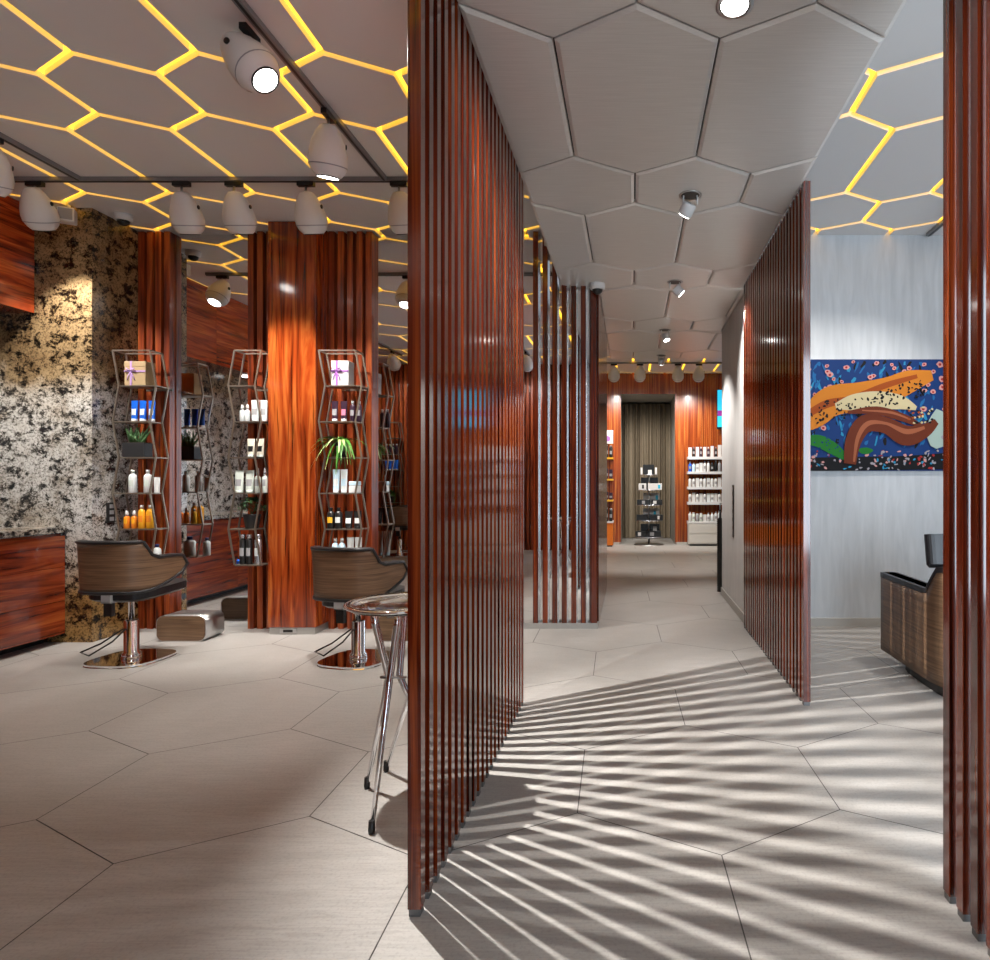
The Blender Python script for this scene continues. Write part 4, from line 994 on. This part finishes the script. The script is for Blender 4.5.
specs = [
    [('box', 'white', 9.5), ('bottle', 'blackp', 10), ('box', 'white', 10), ('bottle', 'plum', 10), ('box', 'white', 10), ('bottle', 'plum', 10), ('box', 'white', 11), ('bottle', 'blackp', 10), ('box', 'white', 12), ('box', 'white', 12)],
    [('bottle', 'blue', 10), ('bottle', 'paleblue', 9), ('box', 'white', 8), ('box', 'white', 9), ('bottle', 'white', 10.5), ('bottle', 'white', 10.5), ('bottle', 'blackp', 9), ('bottle', 'blackp', 11), ('bottle', 'greyp', 11), ('bottle', 'blackp', 10)],
    [('bottle', 'white', 10), ('bottle', 'white', 10), ('box', 'white', 9), ('bottle', 'white', 10), ('bottle', 'white', 10), ('box', 'white', 9), ('bottle', 'white', 10), ('bottle', 'white', 10), ('box', 'white', 9.5), ('bottle', 'white', 10)],
    [('bottle', 'white', 10), ('box', 'white', 9.5), ('bottle', 'white', 10), ('box', 'white', 9), ('bottle', 'white', 10), ('box', 'pale', 9), ('box', 'pale', 9), ('box', 'white', 9), ('bottle', 'white', 10), ('box', 'white', 9)],
    [('bottle', 'white', 10), ('can', 'sage', 9), ('can', 'greyp', 8), ('can', 'sage', 8.5), ('box', 'white', 7), ('bottle', 'white', 9), ('bottle', 'pale', 9), ('bottle', 'white', 10), ('bottle', 'pale', 11), ('bottle', 'white', 12)]]
for r_, sp in enumerate(specs):
    for c_, (kind, col, hp) in enumerate(sp):
        zz = Z(shy[r_]-1.0, RD)+0.0005; x = RX0+0.035+c_*0.074
        cap = {'blackp': 'silver', 'plum': 'white', 'white': 'blackp' if r_ in (2, 3) else 'silver'}.get(col, 'white')
        bottle(kind, hp*m12*0.98, 0.064, col, cap, (x, RD+0.06, zz), '%s %s %s from the left on the %s shelf right of the doorway' % (ordn(c_), colr[col], {'box': 'carton', 'can': 'can'}.get(kind, 'bottle'), rowname[r_]), 'products on the far white shelves', {'box': 'box', 'can': 'can'}.get(kind, 'bottle'), 'greyp' if (c_+r_) % 2 else None)
# left yellow shelves, mostly hidden by the middle block
LX0, LX1, LD = -1.5, X(613, 12.8), 12.8
ls = empty('product_shelf', (LX1, LD, 0)); tag(ls, 'yellow edged product shelves on an orange cabinet left of the doorway', 'shelf unit'); Ll = (-LX1, -LD, 0)
MB().box(LX0, LX1, LD, 13.22, 0.03, Z(523, LD)).obj('cabinet', 'orangecab', ls, Ll); MB().box(LX0, LX1-0.02, LD+0.02, 13.2, 0, 0.03).obj('toe_kick', 'blackp', ls, Ll)
MB().box(LX0, LX1+0.005, LD-0.01, 13.22, Z(523, LD), Z(521.5, LD)).obj('cabinet_top', 'shelfw', ls, Ll)
for y in (458, 479.5, 500.5): 
    MB().box(LX0, LX1, LD, 13.24, Z(y+1.0, LD), Z(y-0.6, LD)).obj('shelf', 'yellowsh', ls, Ll)
k = 0
for y, hs, col in ((458, 12, 'blackp'), (479.5, 9.5, 'plum'), (500.5, 7, 'plum'), (521.5, 13, 'blackp')):
    for i in range(2):
        bottle('can' if col == 'blackp' else 'box', (hs+i)*LD/F, 0.07, col, 'silver', (LX1-0.045-i*0.085, LD+0.08, Z(y-0.6 if y < 520 else y, LD)+0.001), '%s dark product on the %s level left of the doorway' % (('outer', 'inner')[i], ('upper', 'middle', 'lower', 'cabinet top')[k]), 'dark products on the yellow shelves', 'bottle', 'greyp')
    k += 1
pk = MB().box(X(606, LD)-0.1, X(613, LD), LD+0.05, LD+0.08, Z(443.5, LD)+0.0, Z(430, LD)).obj('shelf_sign', 'card'); tag(pk, 'white sign with a purple disc above the left product shelves', 'sign')
MB().lathe([(0.055, 0), (0.055, 0.003)], 24, T=Matrix.Translation((X(607.5, LD), LD+0.05, Z(438.5, LD))) @ Matrix.Rotation(radians(90), 4, 'X')).obj('purple_disc', 'purple', pk)
MB().box(X(608, LD)-0.02, X(608, LD)+0.02, LD+0.055, 13.26, Z(441, LD)-0.02, Z(441, LD)+0.02).obj('wall_bracket', 'blackp', pk)
sc = empty('wall_screen', (1.72, 13.1, 2.35)); tag(sc, 'bright cyan and purple screen hanging above the far white shelves', 'screen')
sz0, sz1 = Z(427, 13.1)-2.35, Z(390, 13.1)-2.35
MB().box(0, 0.62, 0.0, 0.06, sz0-0.04, sz1+0.005).obj('casing', 'blackp', sc); MB().box(0.008, 0.612, -0.004, 0.0, sz0, sz1).obj('display', 'screen', sc)
MB().box(0.008, 0.612, -0.006, -0.004, Z(416, 13.1)-2.35, Z(410.5, 13.1)-2.35).obj('display_band', 'screenp', sc)
MB().box(0.28, 0.34, 0.06, 0.15, 0.1, 0.3).obj('wall_bracket', 'blackp', sc)

# ------------------------------------------------------------------ station behind the camera, seen in the mirrors
mb = MB()
for i in range(55): mb.box(-5.1+i*0.082, -5.1+i*0.082+0.05, -0.699, -0.62, 0, ZC-0.004)
tag(mb.obj('slat_cladding', 'rose'), 'upright rosewood slat wall seen only in the mirrors, opposite the styling chairs', 'wall panel')
t = tower(-4.62, -4.30, 0, -0.58, -0.44, 'wire shelf tower with blue tubes, seen only in the mirror', -0.62)
for i in range(4):
    bottle('tube', 0.19, 0.055, 'blue', 'white', (-4.56+i*0.062, -0.50, 1.5005), '%s blue tube on the mirrored shelf tower' % ordn(i), 'mirrored blue tubes', 'tube')
    bottle('bottle', 0.19, 0.05, 'plum', 'white', (-4.56+i*0.062, -0.50, 1.8005), '%s dark bottle on the mirrored shelf tower' % ordn(i), 'mirrored dark bottles', 'bottle')
p_ = plant(137.5, 5.465, 0.901, 16, 14, 'grass', 'grassy plant in a black pot on the mirrored shelf tower'); p_.location = (-4.46, -0.50, 0.901)
c3 = dup(c1); c3.location = (-4.05, 0.25, 0); c3.rotation_euler.z = radians(170); c3['label'] = 'walnut backed styling chair seen only as a reflection'
